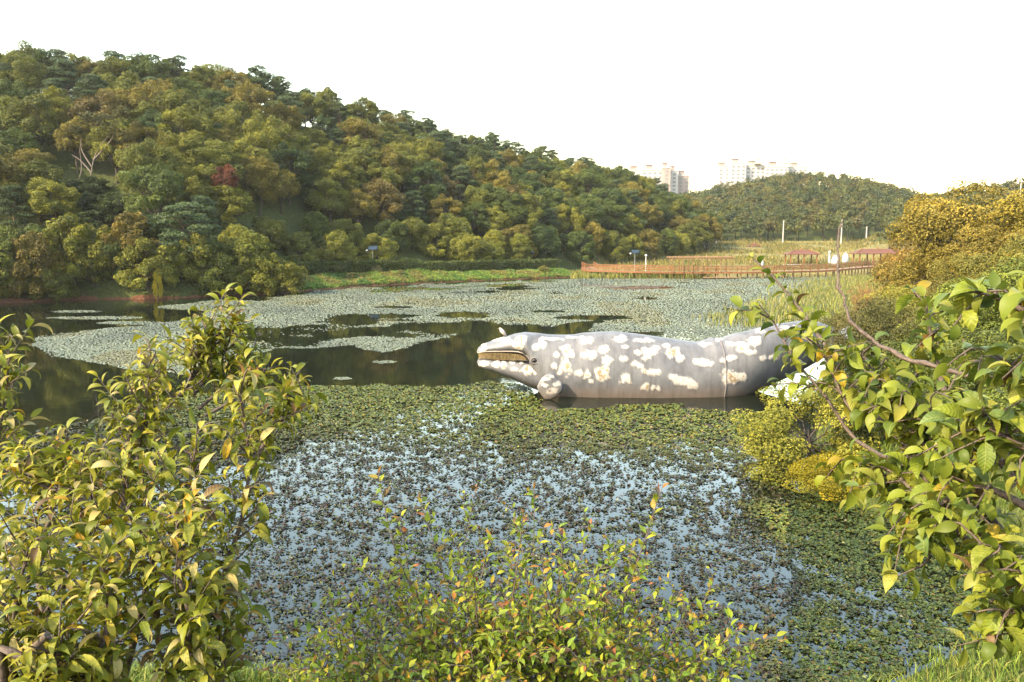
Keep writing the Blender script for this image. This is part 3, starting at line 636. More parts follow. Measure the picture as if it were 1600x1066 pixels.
blades('field_grass', 'tall dry golden grass in the field behind the boardwalk', q, .4, 1.2, .09, np.array([(.27, .21, .065), (.21, .20, .05), (.13, .16, .04), (.31, .24, .085)]), .3)
q = np.column_stack([rng.uniform(12, 40, 5000), rng.uniform(158, 178, 5000)]); q = q[np.abs(q[:, 1] - 167) < 9]
blades('shore_reeds', 'yellow green rushes under the left end of the boardwalk', q, .6, 1.5, .07, np.array([(.24, .24, .06), (.30, .27, .08), (.16, .2, .04)]), .2, z=np.zeros(len(q)), cat='reeds')
g = Geo()
for (ua, ub, v_) in ((938, 1030, 449.5), (905, 960, 446.5), (1000, 1045, 447.5)):
    for k in range(7):
        p = P(ua + (ub - ua) * (k + .5) / 7, v_ + rng.normal() * .5); aa = np.linspace(0, 2 * math.pi, 12, endpoint=False)
        rx = (ub - ua) / 7 * .09 * rng.uniform(.6, 1.2); V = np.array([[p[0] + math.cos(a) * rx * rng.uniform(.8, 1.2), p[1] + math.sin(a) * 1.3 * rng.uniform(.7, 1.2), .015] for a in aa]); V = np.vstack([V, [p[0], p[1], .16]])
        g.add(V, [[i, (i + 1) % 12, 12] for i in range(12)])
o = link('mud_bank', g.mesh('mud_bank', mat_plain('wet_mud', (.09, .05, .024), .7, .4, 1.5, spec=.1))); tag(o, 'brown strips of mud showing above the far water', kind='structure')

# ------------------------------------------------------------------ floating leaves
rng = np.random.default_rng(99)
def inpoly(u, v, poly):
    poly = np.array(poly, float); r = np.zeros(u.shape, bool)
    for i in range(len(poly)):
        a, b = poly[i], poly[(i + 1) % len(poly)]
        r ^= ((a[1] > v) != (b[1] > v)) & (u < (b[0] - a[0]) * (v - a[1]) / (b[1] - a[1] + 1e-12) + a[0])
    return r
FARP = [(430, 464), (560, 451), (920, 434), (1330, 435), (1330, 520), (1100, 545), (1000, 526), (905, 521), (935, 505), (960, 497), (905, 502), (850, 512), (760, 512), (735, 520), (640, 545), (585, 553), (555, 540), (430, 545), (330, 572), (285, 588), (225, 582), (90, 560), (50, 540), (70, 520), (260, 505), (330, 490), (250, 480), (300, 472)]
n = 280000
ys = 1 / rng.uniform(1 / 172, 1 / 46, n); ys = np.where(rng.random(n) < .55, rng.uniform(46, 172, n), ys); xs = rng.uniform(-.66, .5, n) * ys
u_, v_, _ = proj(np.column_stack([xs, ys, xs * 0]))
nz = .55 * fbm(xs * .07, ys * .055, 3) + .45 * fbm(xs * .16 + 5, ys * .2, 3)
thr = np.interp(u_, [0, 300, 450, 700, 1000, 1200], [.54, .51, .44, .385, .34, .3])
ok = inpoly(u_ + (fbm(xs * .3, ys * .3) - .5) * 40, v_ + (fbm(xs * .2 + 9, ys * .2) - .5) * 9, FARP) & (nz > thr + rng.normal(size=n) * .022)
for (cu, cv, ru, rv) in ((730, 493, 45, 5), (555, 500, 40, 8), (1000, 450, 60, 2.2), (930, 497, 60, 4), (615, 480, 30, 2), (860, 487, 30, 2)):
    ok &= ~((((u_ - cu) / ru) ** 2 + ((v_ - cv) / rv) ** 2 + (fbm(xs * .4, ys * .4) - .5) * 1.5) < 1)
isl = np.zeros(n, bool)
for (cu, cv, ru, rv) in ((600, 566, 20, 2.5), (535, 592, 14, 2.5), (150, 497, 70, 2.5), (120, 487, 40, 2), (205, 505, 50, 3)):
    isl |= (((u_ - cu) / ru) ** 2 + ((v_ - cv) / rv) ** 2 + (fbm(xs * .6, ys * .6) - .5) * 1.2) < 1
ok = (ok | isl) & (pond_sd(xs, ys) < -.6) & ~((v_ > 519) & (u_ > 880) & (u_ < 1040))
C = np.column_stack([xs, ys, .010 + rng.random(n) * .006])[ok]; k = len(C)
size = np.interp(C[:, 1], [46, 80, 170], [.16, .25, .46])
g = Geo(); tilt = rng.normal(size=(k, 3)) * [.012, .012, 0] + [0, 0, 1]
cn = fbm(C[:, 0] * .15 + 40, C[:, 1] * .1)
pc = np.array([.225, .245, .145]) * (1 + (cn[:, None] - .5) * 1.1); pc = np.where((cn > .64)[:, None], np.array([.22, .21, .09]), pc)
g_leaves(g, C, tilt, size * 1.45, size * 1.3, rng, .5 + .05 * rng.normal(size=k), pc)
o = link('far_floating_leaves', g.mesh('far_floating_leaves', M_PAD)); tag(o, 'pale rafts of floating leaves spread over the far half of the pond', 'floating leaves', kind='stuff')
print('far pads', k)

NEARP = [(-60, 700), (60, 672), (170, 652), (330, 612), (440, 605), (560, 602), (700, 604), (745, 600), (785, 597), (822, 602), (842, 622), (850, 640), (870, 642), (960, 634), (1060, 634), (1150, 648), (1205, 655), (1260, 700), (1700, 760), (1700, 1180), (-60, 1180)]
def near_leaves(n, y0, y1, size):
    ys = rng.uniform(y0, y1, n); xs = rng.uniform(-.7, .72, n) * ys
    u_, v_, _ = proj(np.column_stack([xs, ys, xs * 0]))
    nz = fbm(xs * .45, ys * .45, 3); nf = fbm(xs * 4.6 + 70, ys * 4.6, 2)
    inside = inpoly(u_ + (nf - .5) * 30, v_ + (fbm(xs * .8, ys * .8 + 30) - .5) * 10, NEARP)
    # open (sky-mirroring) middle, dense upper edge and dense right side
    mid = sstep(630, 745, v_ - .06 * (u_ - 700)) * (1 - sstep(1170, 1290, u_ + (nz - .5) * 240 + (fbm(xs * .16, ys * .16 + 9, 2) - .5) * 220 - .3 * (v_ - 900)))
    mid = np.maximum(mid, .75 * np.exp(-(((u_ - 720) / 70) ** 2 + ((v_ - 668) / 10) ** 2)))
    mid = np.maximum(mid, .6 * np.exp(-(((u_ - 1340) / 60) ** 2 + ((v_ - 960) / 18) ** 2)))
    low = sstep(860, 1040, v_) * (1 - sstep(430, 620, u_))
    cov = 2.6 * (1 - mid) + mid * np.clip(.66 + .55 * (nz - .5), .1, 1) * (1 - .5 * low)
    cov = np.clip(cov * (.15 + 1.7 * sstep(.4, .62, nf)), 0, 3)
    ok = inside & (pond_sd(xs, ys) < -.15) & (rng.random(n) < cov / 3)
    xs, ys, u_, v_, mid, nf = (q[ok] for q in (xs, ys, u_, v_, mid, nf))
    return xs, ys, mid, nf, size
g = Geo(); tot = 0
for (n, y0, y1, size) in ((210000, 12.5, 22, .088), (190000, 22, 32, .108), (170000, 32, 46, .135)):
    xs, ys, mid, nf, size = near_leaves(n, y0, y1, size); k = len(xs); tot += k
    c1 = np.array([(.125, .165, .028), (.165, .185, .030), (.09, .135, .035), (.20, .18, .03), (.20, .13, .03)])[rng.choice(5, size=k, p=[.3, .25, .25, .12, .08])]
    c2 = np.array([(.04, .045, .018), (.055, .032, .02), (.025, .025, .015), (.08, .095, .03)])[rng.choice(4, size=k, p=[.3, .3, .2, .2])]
    w = np.clip(mid * 1.1 + rng.normal(size=k) * .15, 0, 1)[:, None]; cc = c1 * (1 - w) + c2 * w; cc = cc * np.where((xs > .36 * ys)[:, None], np.array([.45, .52, .6]), 1)  # leaves on the right side darkened, bank shade painted into their colour
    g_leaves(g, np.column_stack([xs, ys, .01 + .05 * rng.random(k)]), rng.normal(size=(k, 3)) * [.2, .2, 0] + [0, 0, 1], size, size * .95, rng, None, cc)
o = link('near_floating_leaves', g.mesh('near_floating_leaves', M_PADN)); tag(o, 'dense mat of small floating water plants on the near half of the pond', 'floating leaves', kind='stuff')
print('near pads', tot)

# ------------------------------------------------------------------ the whale
YW = 43.0
def zz_(zx, zy): return 700 + zx / 2.6667, 460 + zy / 2.6667
top = [(745, 549), (747, 544), (752, 539.5), (760, 536), (772, 532), (790, 526.5), (805, 522), (820, 519.5), (838, 520.5), (857, 523), (880, 523.5), (897, 523), (910, 520.5), (935, 518.5), (960, 518), (990, 521), (1022, 525.5), (1050, 529.5), (1075, 533), (1092, 534.5), (1102, 531), (1111, 527.5), (1119, 528.5), (1127, 528.5), (1138, 524), (1150, 520.5), (1162, 519), (1174, 515), (1187, 511.5), (1200, 509.5), (1214, 506), (1227, 504.5), (1240, 502.5), (1255, 501), (1275, 503), (1300, 512)]
bot = [(745, 550), (748, 552), (755, 551), (772, 550), (795, 550), (812, 551.5), (822, 556), (832, 590), (842, 612), (870, 634), (900, 642), (960, 650), (1040, 652), (1100, 650), (1140, 638), (1160, 625), (1180, 613), (1200, 603), (1220, 594), (1240, 585), (1262, 573), (1285, 560), (1300, 550)]
wid = [(745, .25), (748, .45), (760, .7), (790, 1.0), (820, 1.3), (860, 1.6), (930, 1.85), (1020, 1.9), (1080, 1.75), (1130, 1.6), (1190, 1.3), (1225, 1.1), (1260, .85), (1300, .4)]
tu = np.array(top); bu = np.array(bot); wu = np.array(wid)
us = np.concatenate([np.linspace(745, 752, 10), np.linspace(753.5, 1300, 320)]); na = 150
yoff = lambda u: 1.8 * sstep(1150, 1310, u)            # the tail swings away from the camera
Vw = []
for u in us:
    yy = YW + yoff(u)
    zt = D(u, np.interp(u, tu[:, 0], tu[:, 1]), yy)[2]; zb = D(u, np.interp(u, bu[:, 0], bu[:, 1]), yy)[2]
    x = D(u, 560, yy)[0]; c = (zt + zb) / 2; r = max((zt - zb) / 2, .02); w = np.interp(u, wu[:, 0], wu[:, 1])
    a = np.linspace(0, 2 * math.pi, na, endpoint=False)
    sq = np.sign(np.cos(a)) * np.abs(np.cos(a)) ** .9
    Vw.append(np.stack([np.full(na, x), yy + w * sq, c + r * np.sin(a)], -1))
Vw = np.array(Vw)
def patches(Vp, specs, rng, seed=0):
    """paint mask and roughness mask of the barnacle patches, from spots on the near side and their like on the far side"""
    u_, v_, _ = proj(Vp); m = np.zeros(u_.shape); brown = np.zeros(u_.shape)
    nzz = fbm(Vp[..., 0] * 4.0 + seed, Vp[..., 2] * 4.0 + Vp[..., 1] * 1.5, 4) - .5
    for (zx, zy, rx, ry, cen) in specs:
        cu, cv = zz_(zx, zy); rx /= 2.6667; ry /= 2.6667
        d = np.sqrt(((u_ - cu) / (rx * 1.06)) ** 2 + ((v_ - cv) / (ry * 1.06)) ** 2) + nzz * 1.7
        m = np.maximum(m, 1 - sstep(.72, 1.08, d))
        if cen: brown = np.maximum(brown, (1 - sstep(.45, .8, d)) * sstep(.52, .62, fbm(Vp[..., 0] * 8 + zx, Vp[..., 2] * 8, 2)))
    return m, brown
SPOTS = [(150, 225, 22, 18, 0), (215, 188, 30, 9, 0), (255, 195, 28, 14, 0), (295, 200, 33, 27, 1), (365, 222, 18, 12, 0), (398, 205, 14, 20, 0), (400, 185, 20, 10, 0), (445, 185, 40, 6, 0), (510, 180, 30, 7, 0), (495, 235, 22, 30, 1), (455, 250, 15, 12, 0), (515, 255, 14, 11, 0), (488, 302, 28, 36, 1), (445, 298, 14, 14, 0), (470, 325, 16, 12, 0), (575, 190, 25, 16, 0), (585, 252, 34, 16, 0), (605, 262, 16, 10, 0), (655, 228, 20, 18, 0), (642, 236, 14, 10, 0), (665, 277, 24, 18, 0), (720, 185, 28, 14, 0), (742, 218, 15, 8, 0), (735, 270, 18, 11, 1), (820, 192, 38, 10, 0), (795, 245, 14, 12, 0), (838, 240, 40, 17, 0), (825, 264, 20, 12, 0), (865, 222, 18, 10, 0), (780, 290, 18, 10, 0), (815, 318, 14, 9, 1), (860, 322, 30, 18, 0), (800, 302, 14, 8, 0), (910, 215, 22, 9, 0), (940, 240, 28, 24, 1), (930, 258, 14, 12, 0), (970, 267, 28, 18, 0), (645, 330, 28, 26, 1), (555, 328, 24, 18, 0), (578, 338, 16, 20, 1), (595, 362, 14, 12, 0), (740, 352, 27, 20, 0), (755, 364, 11, 9, 1), (825, 385, 18, 16, 1), (855, 390, 13, 12, 0), (876, 393, 10, 10, 0), (940, 345, 20, 13, 0), (978, 360, 40, 20, 0), (1020, 378, 22, 18, 0), (1040, 278, 18, 11, 0), (1068, 280, 30, 14, 0), (1095, 287, 15, 9, 0), (1072, 208, 30, 10, 0), (1130, 190, 15, 8, 0), (1178, 205, 24, 9, 0), (1215, 205, 25, 9, 0), (1235, 225, 28, 20, 1), (1265, 242, 20, 16, 0), (1275, 195, 25, 20, 0), (1300, 155, 20, 10, 0), (1170, 270, 28, 14, 0), (1150, 277, 14, 10, 0), (1160, 345, 25, 27, 1), (1205, 350, 34, 20, 1), (1235, 340, 15, 12, 0), (1315, 270, 15, 14, 0), (1365, 262, 18, 14, 1), (1350, 265, 12, 8, 0), (1420, 150, 40, 20, 0), (1460, 220, 30, 26, 0)]
JAW = [(150, 288, 22, 11, 0), (200, 290, 20, 14, 0), (235, 292, 15, 20, 1), (270, 280, 16, 10, 0), (330, 315, 27, 24, 1), (365, 322, 15, 14, 0), (275, 312, 16, 8, 0), (305, 285, 12, 9, 0)]
def mat_whale():
    m, t, b = mat_new('painted_whale_skin')
    at = N(t, 'ShaderNodeAttribute', attribute_name='patch'); ab = N(t, 'ShaderNodeAttribute', attribute_name='brown')
    ge = N(t, 'ShaderNodeNewGeometry'); mp = N(t, 'ShaderNodeMapping'); mp.inputs['Scale'].default_value = (1.1, 1.0, .8); nz = N(t, 'ShaderNodeTexNoise'); nz.inputs['Scale'].default_value = 1.1; nz.inputs['Detail'].default_value = 8; nz.inputs['Roughness'].default_value = .65
    t.links.new(ge.outputs['Position'], mp.inputs[0]); t.links.new(mp.outputs[0], nz.inputs['Vector'])
    skin = ramp(t, [(.28, (.044, .042, .043)), (.5, (.068, .066, .068)), (.74, (.094, .091, .091))]); t.links.new(nz.outputs[0], skin.inputs[0])
    nb_ = N(t, 'ShaderNodeTexNoise'); nb_.inputs['Scale'].default_value = 14; t.links.new(ge.outputs['Position'], nb_.inputs['Vector'])
    pa = ramp(t, [(.3, (.20, .165, .13)), (.6, (.29, .265, .235))]); t.links.new(nb_.outputs[0], pa.inputs[0])
    # tide line of silt close to the water
    sx = N(t, 'ShaderNodeSeparateXYZ'); t.links.new(ge.outputs['Position'], sx.inputs[0])
    m1 = N(t, 'ShaderNodeMix', data_type='RGBA'); t.links.new(at.outputs['Fac'], m1.inputs[0]); t.links.new(skin.outputs[0], m1.inputs[6]); t.links.new(pa.outputs[0], m1.inputs[7])
    m2 = N(t, 'ShaderNodeMix', data_type='RGBA'); t.links.new(ab.outputs['Fac'], m2.inputs[0]); t.links.new(m1.outputs[2], m2.inputs[6]); m2.inputs[7].default_value = (.14, .095, .045, 1)
    ad = N(t, 'ShaderNodeMath', operation='MULTIPLY_ADD'); t.links.new(nz.outputs[0], ad.inputs[0]); ad.inputs[1].default_value = -.9; t.links.new(sx.outputs['Z'], ad.inputs[2])
    mr = N(t, 'ShaderNodeMapRange'); mr.inputs[1].default_value = .35; mr.inputs[2].default_value = -.35; t.links.new(ad.outputs[0], mr.inputs[0])
    ml = N(t, 'ShaderNodeMath', operation='MULTIPLY'); t.links.new(mr.outputs[0], ml.inputs[0]); ml.inputs[1].default_value = .6
    m3 = N(t, 'ShaderNodeMix', data_type='RGBA'); t.links.new(ml.outputs[0], m3.inputs[0]); t.links.new(m2.outputs[2], m3.inputs[6]); m3.inputs[7].default_value = (.10, .068, .042, 1)
    ms_ = N(t, 'ShaderNodeMapping'); ms_.inputs['Scale'].default_value = (3.2, 1.2, .35); ns_ = N(t, 'ShaderNodeTexNoise'); ns_.inputs['Scale'].default_value = 1.3; ns_.inputs['Detail'].default_value = 7; ns_.inputs['Roughness'].default_value = .7
    t.links.new(ge.outputs['Position'], ms_.inputs[0]); t.links.new(ms_.outputs[0], ns_.inputs['Vector'])
    sr = ramp(t, [(.32, (.68, .65, .61)), (.5, (.98, .975, .97)), (.75, (1.1, 1.08, 1.06))]); t.links.new(ns_.outputs[0], sr.inputs[0])
    m4 = N(t, 'ShaderNodeMix', data_type='RGBA', blend_type='MULTIPLY'); m4.inputs[0].default_value = 1; t.links.new(m3.outputs[2], m4.inputs[6]); t.links.new(sr.outputs[0], m4.inputs[7])
    t.links.new(m4.outputs[2], b.inputs['Base Color']); b.inputs['Roughness'].default_value = .55; b.inputs['Specular IOR Level'].default_value = .3
    bm = N(t, 'ShaderNodeBump'); bm.inputs['Strength'].default_value = .35; bm.inputs['Distance'].default_value = .08; t.links.new(nz.outputs[0], bm.inputs['Height']); t.links.new(bm.outputs[0], b.inputs['Normal'])
    return m
M_WHALE = mat_whale()
def skin_mesh(name, Vs, specs, parent, org, close=True, bump=.03, seed=0):
    nr, na_ = Vs.shape[:2]
    m, br = patches(Vs, specs, None, seed)
    cen = Vs.mean(axis=1, keepdims=True); nrmv = unit((Vs - cen) * [0, 1, 1]); Vs = Vs + nrmv * (m * bump)[..., None]
    g = Geo(); idx = np.arange(nr * na_).reshape(nr, na_); nxt = np.roll(idx, -1, axis=1)
    g.add(Vs.reshape(-1, 3), np.stack([idx[:-1], nxt[:-1], nxt[1:], idx[1:]], -1).reshape(-1, 4))
    for r_ in (0, nr - 1):
        c = g.n; g.add([Vs[r_].mean(axis=0)], np.zeros((0, 3), int)); i = idx[r_]; g.add(np.zeros((0, 3)), np.stack([i, np.roll(i, -1), np.full(na_, c)], -1) - g.n)
    me = g.mesh(name, M_WHALE, True, org)
    for nm, arr in (('patch', m), ('brown', br)):
        a = me.attributes.new(nm, 'FLOAT', 'POINT'); a.data.foreach_set('value', np.concatenate([arr.ravel(), [0, 0]]).astype(np.float32))
    return link(name, me, parent)
wh = thing('whale_sculpture', 'huge grey whale sculpture with white barnacle patches lying in the pond', 'sculpture', (6.5, YW, 0)); wo_ = np.array(wh.location)
skin_mesh('body', Vw, SPOTS, wh, wo_)
jt = [(746, 564), (749, 558.5), (757, 557), (775, 557.5), (800, 557.5), (815, 557), (830, 558), (860, 566)]; jb = [(746, 567), (749, 572), (757, 576), (775, 582), (800, 591), (815, 598), (830, 605), (860, 616)]
jt, jb = np.array(jt), np.array(jb); Vj = []
for u in np.concatenate([np.linspace(746, 750, 6), np.linspace(751, 860, 90)]):
    zt = D(u, np.interp(u, jt[:, 0], jt[:, 1]), YW)[2]; zb = D(u, np.interp(u, jb[:, 0], jb[:, 1]), YW)[2]; x = D(u, 570, YW)[0]; w = np.interp(u, [746, 749, 760, 790, 820, 860], [.25, .5, .8, 1.1, 1.32, 1.35])
    a = np.linspace(0, 2 * math.pi, 110, endpoint=False); Vj.append(np.stack([np.full(110, x), YW + w * np.cos(a), (zt + zb) / 2 + (zt - zb) / 2 * np.sign(np.sin(a)) * np.abs(np.sin(a)) ** .8], -1))
skin_mesh('lower_jaw', np.array(Vj), JAW, wh, wo_, seed=5)
M_BALEEN = mat_plain('baleen', (.30, .20, .075), .6, .4, 9); M_MOUTH = mat_plain('mouth_lining', (.05, .03, .025), .7, .3, 4)
g = Geo(); rb = np.random.default_rng(4)
for u in np.linspace(749, 821, 34):
    x = D(u, 556, YW)[0]; w = np.interp(u, [745, 760, 790, 822], [.4, .66, .95, 1.2])
    zt = D(u, np.interp(u, bu[:, 0], bu[:, 1]) - 1.6, YW)[2]; zb = D(u, np.interp(u, jt[:, 0], jt[:, 1]) + 1.2, YW)[2]
    for s in (-1, 1): g_box(g, (x, YW + s * (w - .06), (zt + zb) / 2), (.042 * rb.uniform(.7, 1.15), .10, zt - zb))
o = link('baleen', g.mesh('baleen', M_BALEEN, origin=wo_), wh)
g = Geo(); xx = D(786, 556, YW)[0]; g_box(g, (xx + .25, YW, D(790, 556, YW)[2]), (1.9, 1.1, .5)); link('mouth_lining', g.mesh('mouth_lining', M_MOUTH, origin=wo_), wh)
# lip rim, eye, flipper, seam
def near_side(u, v):
    """point on the near flank of the body under pixel u, v"""
    uu, vv, _ = proj(Vw); d = (uu - u) ** 2 + (vv - v) ** 2 + np.where(Vw[..., 1] > YW + yoff(us)[:, None], 1e6, 0); i = np.unravel_index(np.argmin(d), d.shape); return Vw[i].copy()
lip = np.array([near_side(u, v) for u, v in ((747, 551), (757, 549.5), (772, 549), (790, 548.8), (806, 549.5), (816, 551.5), (821, 555))]) + [0, -.02, 0]
link('lip', g_tube(Geo(), spline(lip, 24), .045, 6).mesh('lip', mat_plain('lip_paint', (.52, .42, .36), .6, .1, 4), True, wo_), wh)
ey = near_side(834.5, 563); M_EYE = mat_plain('eye_black', (.02, .015, .012), .12, .2, 5)
def ball(c, r, n=16):
    g = Geo(); th = np.linspace(0, math.pi, n); ph = np.linspace(0, 2 * math.pi, 2 * n, endpoint=False)
    V = np.array([[c[0] + r[0] * math.sin(a) * math.cos(b), c[1] + r[1] * math.sin(a) * math.sin(b), c[2] + r[2] * math.cos(a)] for a in th for b in ph]); i = np.arange(n * 2 * n).reshape(n, 2 * n)
    g.add(V, np.stack([i[:-1], np.roll(i, -1, 1)[:-1], np.roll(i, -1, 1)[1:], i[1:]], -1).reshape(-1, 4)); return g
e = link('eye', ball(ey, (.13, .08, .10)).mesh('eye', M_EYE, True, wo_), wh)
aa = np.linspace(0, 2 * math.pi, 25); link('eyelid', g_tube(Geo(), [ey + [.2 * math.cos(a), -.01, .16 * math.sin(a)] for a in aa], .035, 6).mesh('eyelid', mat_plain('eyelid_paint', (.22, .19, .18), .6, .15, 6), True, wo_), e)
cr = [near_side(u, v) + np.array([0, .02, 0]) for u, v in ((821, 555), (827, 560), (832, 568), (840, 569))]
link('mouth_crease', g_tube(Geo(), spline(np.array(cr), 14), [.05] * 14, 6).mesh('mouth_crease', mat_plain('crease', (.12, .10, .095), .7, .2, 5), True, wo_), wh)
si = int(np.argmin(np.abs(us - 1121))); ring = Vw[si]; nrv = unit((ring - ring.mean(0)) * [0, 1, 1])
ring = ring + nrv * .008 + np.stack([.10 * np.cos(np.linspace(0, 2 * math.pi, na, endpoint=False) * 2), np.zeros(na), np.zeros(na)], -1) * .6
link('seam_band', g_tube(Geo(), np.vstack([ring, ring[:1]]), .04, 6, False).mesh('seam_band', mat_plain('seam_paint', (.17, .145, .14), .6, .2, 3), True, wo_), wh)
FL = [(920, 590), (965, 600), (1010, 650), (1050, 705), (1067, 755), (1045, 800), (1000, 845), (950, 875), (895, 890), (850, 868), (812, 820), (784, 770), (778, 740), (800, 690), (835, 640), (875, 605)]
FL = np.array([(730 + a / 7.105, 500 + b / 7.105) for a, b in FL]); yf = YW - 2.15
fo = spline(np.vstack([np.array([D(u, v, yf) for u, v in FL]), D(*FL[0], yf)]), 48)[:-1]; fc = fo.mean(0); rings = []
for s, dy in ((.04, .10), (.35, .15), (.7, .13), (.9, .09), (1, 0), (.9, -.09), (.7, -.13), (.35, -.15), (.04, -.15)):
    rings.append(fc + (fo - fc) * s + [0, dy, 0])
FSP = [((830 + (x) * 0) * 0 + x, y, rx, ry, 0) for x, y, rx, ry in [(405, 352, 26, 10), (400, 378, 16, 9), (455, 372, 16, 10), (440, 402, 26, 10), (425, 410, 16, 7), (430, 342, 10, 7)]]
fd = []
for a_, b_ in zip(rings[:-1], rings[1:]):
    for q in np.linspace(0, 1, 8, endpoint=False): fd.append(a_ * (1 - q) + b_ * q)
fd.append(rings[-1]); fd = np.array(fd)
def flip_mesh():
    m, br = patches(fd, FSP, None, 9); g = Geo(); nr, nb2 = fd.shape[:2]; idx = np.arange(nr * nb2).reshape(nr, nb2); nxt = np.roll(idx, -1, axis=1)
    g.add(fd.reshape(-1, 3), np.stack([idx[:-1], nxt[:-1], nxt[1:], idx[1:]], -1).reshape(-1, 4)); me = g.mesh('flipper', M_WHALE, True, wo_)
    for nm, arr in (('patch', m), ('brown', br)):
        a = me.attributes.new(nm, 'FLOAT', 'POINT'); a.data.foreach_set('value', arr.ravel().astype(np.float32))
    return me
link('flipper', flip_mesh(), wh)
# tail flukes beyond the bush
tc = Vw[-1].mean(0); g = Geo(); outl = np.array([(0, .35), (.5, 1.2), (1.5, 2.3), (2.3, 2.6), (2.0, 1.6), (1.75, .6), (1.55, 0)]); outl = np.vstack([outl, outl[-2::-1] * [1, -1]])
n_ = len(outl); V = [(tc[0] + a, tc[1] + b, tc[2] + .25 * a + .14 * (1 - min(abs(b) / 2.6, 1))) for a, b in outl] + [(tc[0] + a, tc[1] + b, tc[2] + .25 * a - .14 * (1 - min(abs(b) / 2.6, 1))) for a, b in outl]
cA = np.mean(V[:n_], 0); cB = np.mean(V[n_:], 0); V += [cA + [0, 0, .12], cB - [0, 0, .12]]
g.add(V, [[i, i + 1, 2 * n_] for i in range(n_ - 1)] + [[n_ + i + 1, n_ + i, 2 * n_ + 1] for i in range(n_ - 1)]); g.add(np.zeros((0, 3)), np.array([[i, n_ + i, n_ + i + 1, i + 1] for i in range(n_ - 1)]) - g.n)
link('tail_fluke', g.mesh('tail_fluke', M_WHALE, False, wo_), wh)

# ------------------------------------------------------------------ the heron on the whale's head
hp = D(787, 530.5, YW); hb = np.array([hp[0], YW, hp[2]])
hr = thing('heron', 'small pale heron standing on the snout of the whale', 'bird', hb)
def section_body(pts_, rads, n=14):
    return g_tube(Geo(), spline(np.array(pts_), 26), np.interp(np.linspace(0, 1, 26), np.linspace(0, 1, len(rads)), rads), n)
M_FEATHER = mat_plain('pale_plumage', (.62, .50, .45), .8, .15, 9); M_BEAK = mat_plain('beak', (.30, .22, .12), .5, .2, 9)
link('body', section_body([(.16, 0, .17), (.08, 0, .26), (-.04, 0, .40), (-.12, 0, .50), (-.17, 0, .575), (-.20, 0, .60), (-.255, 0, .605)], [.012, .06, .11, .105, .06, .052, .012]).mesh('body', M_FEATHER, True), hr)
link('beak', g_tube(Geo(), [(-.24, 0, .605), (-.31, 0, .59), (-.375, 0, .572)], [.018, .012, .003], 8).mesh('beak', M_BEAK, True), hr)
for s in (-1, 1):
    link('leg', g_tube(Geo(), [(.0, s * .04, .32), (.02, s * .045, .17), (.0, s * .05, .02), (-.06, s * .05, .0)], [.018, .012, .01, .008], 6).mesh('leg', M_BEAK, True), hr)
    link('wing', g_tube(Geo(), spline(np.array([(-.09, s * .085, .47), (.0, s * .105, .37), (.10, s * .07, .24), (.17, s * .02, .15)]), 10), [.03, .05, .06, .06, .055, .05, .04, .03, .02, .006], 8).mesh('wing', mat_plain('wing_plumage', (.45, .38, .36), .8, .2, 14), True), hr)

# ------------------------------------------------------------------ shrubs of the right bank
def shrub_model(seed, h, w, nl, per, L, Wl, base=.0, lob=.25): return broadleaf(seed, h, w, nl=nl, per=per, L=L, Wl=Wl, base=base, lob=lob, low=.95)
SH = [shrub_model(101, 3.2, 4.2, 13, 1150, .115, .06), shrub_model(102, 2.8, 4.6, 14, 1150, .115, .06), shrub_model(103, 3.8, 4.0, 13, 1150, .12, .065)]
GOLD = [shrub_model(111, 6.2, 7.0, 20, 1300, .17, .09, .05, .22), shrub_model(112, 5.6, 6.4, 19, 1300, .17, .09, .05, .22)]
def shrub(name, model, label, u_, vb, Y, sc, color, grp, dz=-.2, rz=0):
    x = D(u_, vb, Y)[0]; plant_tree(name, model, label, 'bush', (x, Y, gz(x, Y) + dz), rz, sc, color, grp)
G1 = 'bushes of the right bank'
shrub('low_bush', SH[0], 'olive green bush overhanging the water beside the tail of the whale', 1262, 700, 28.0, (1.15, 1.1, .98), (.25, .25, .035), G1, -.3)
shrub('low_bush', SH[1], 'bright yellow leaved low bush at the water edge below the tail', 1298, 750, 25.6, (.76, .6, .36), (.36, .30, .018), G1, -.25, 1)
shrub('low_bush', SH[2], 'dark green bush in the shade behind the bright yellow bush', 1380, 720, 27.5, (.9, .9, .72), (.06, .07, .02), G1, -.2, 2)
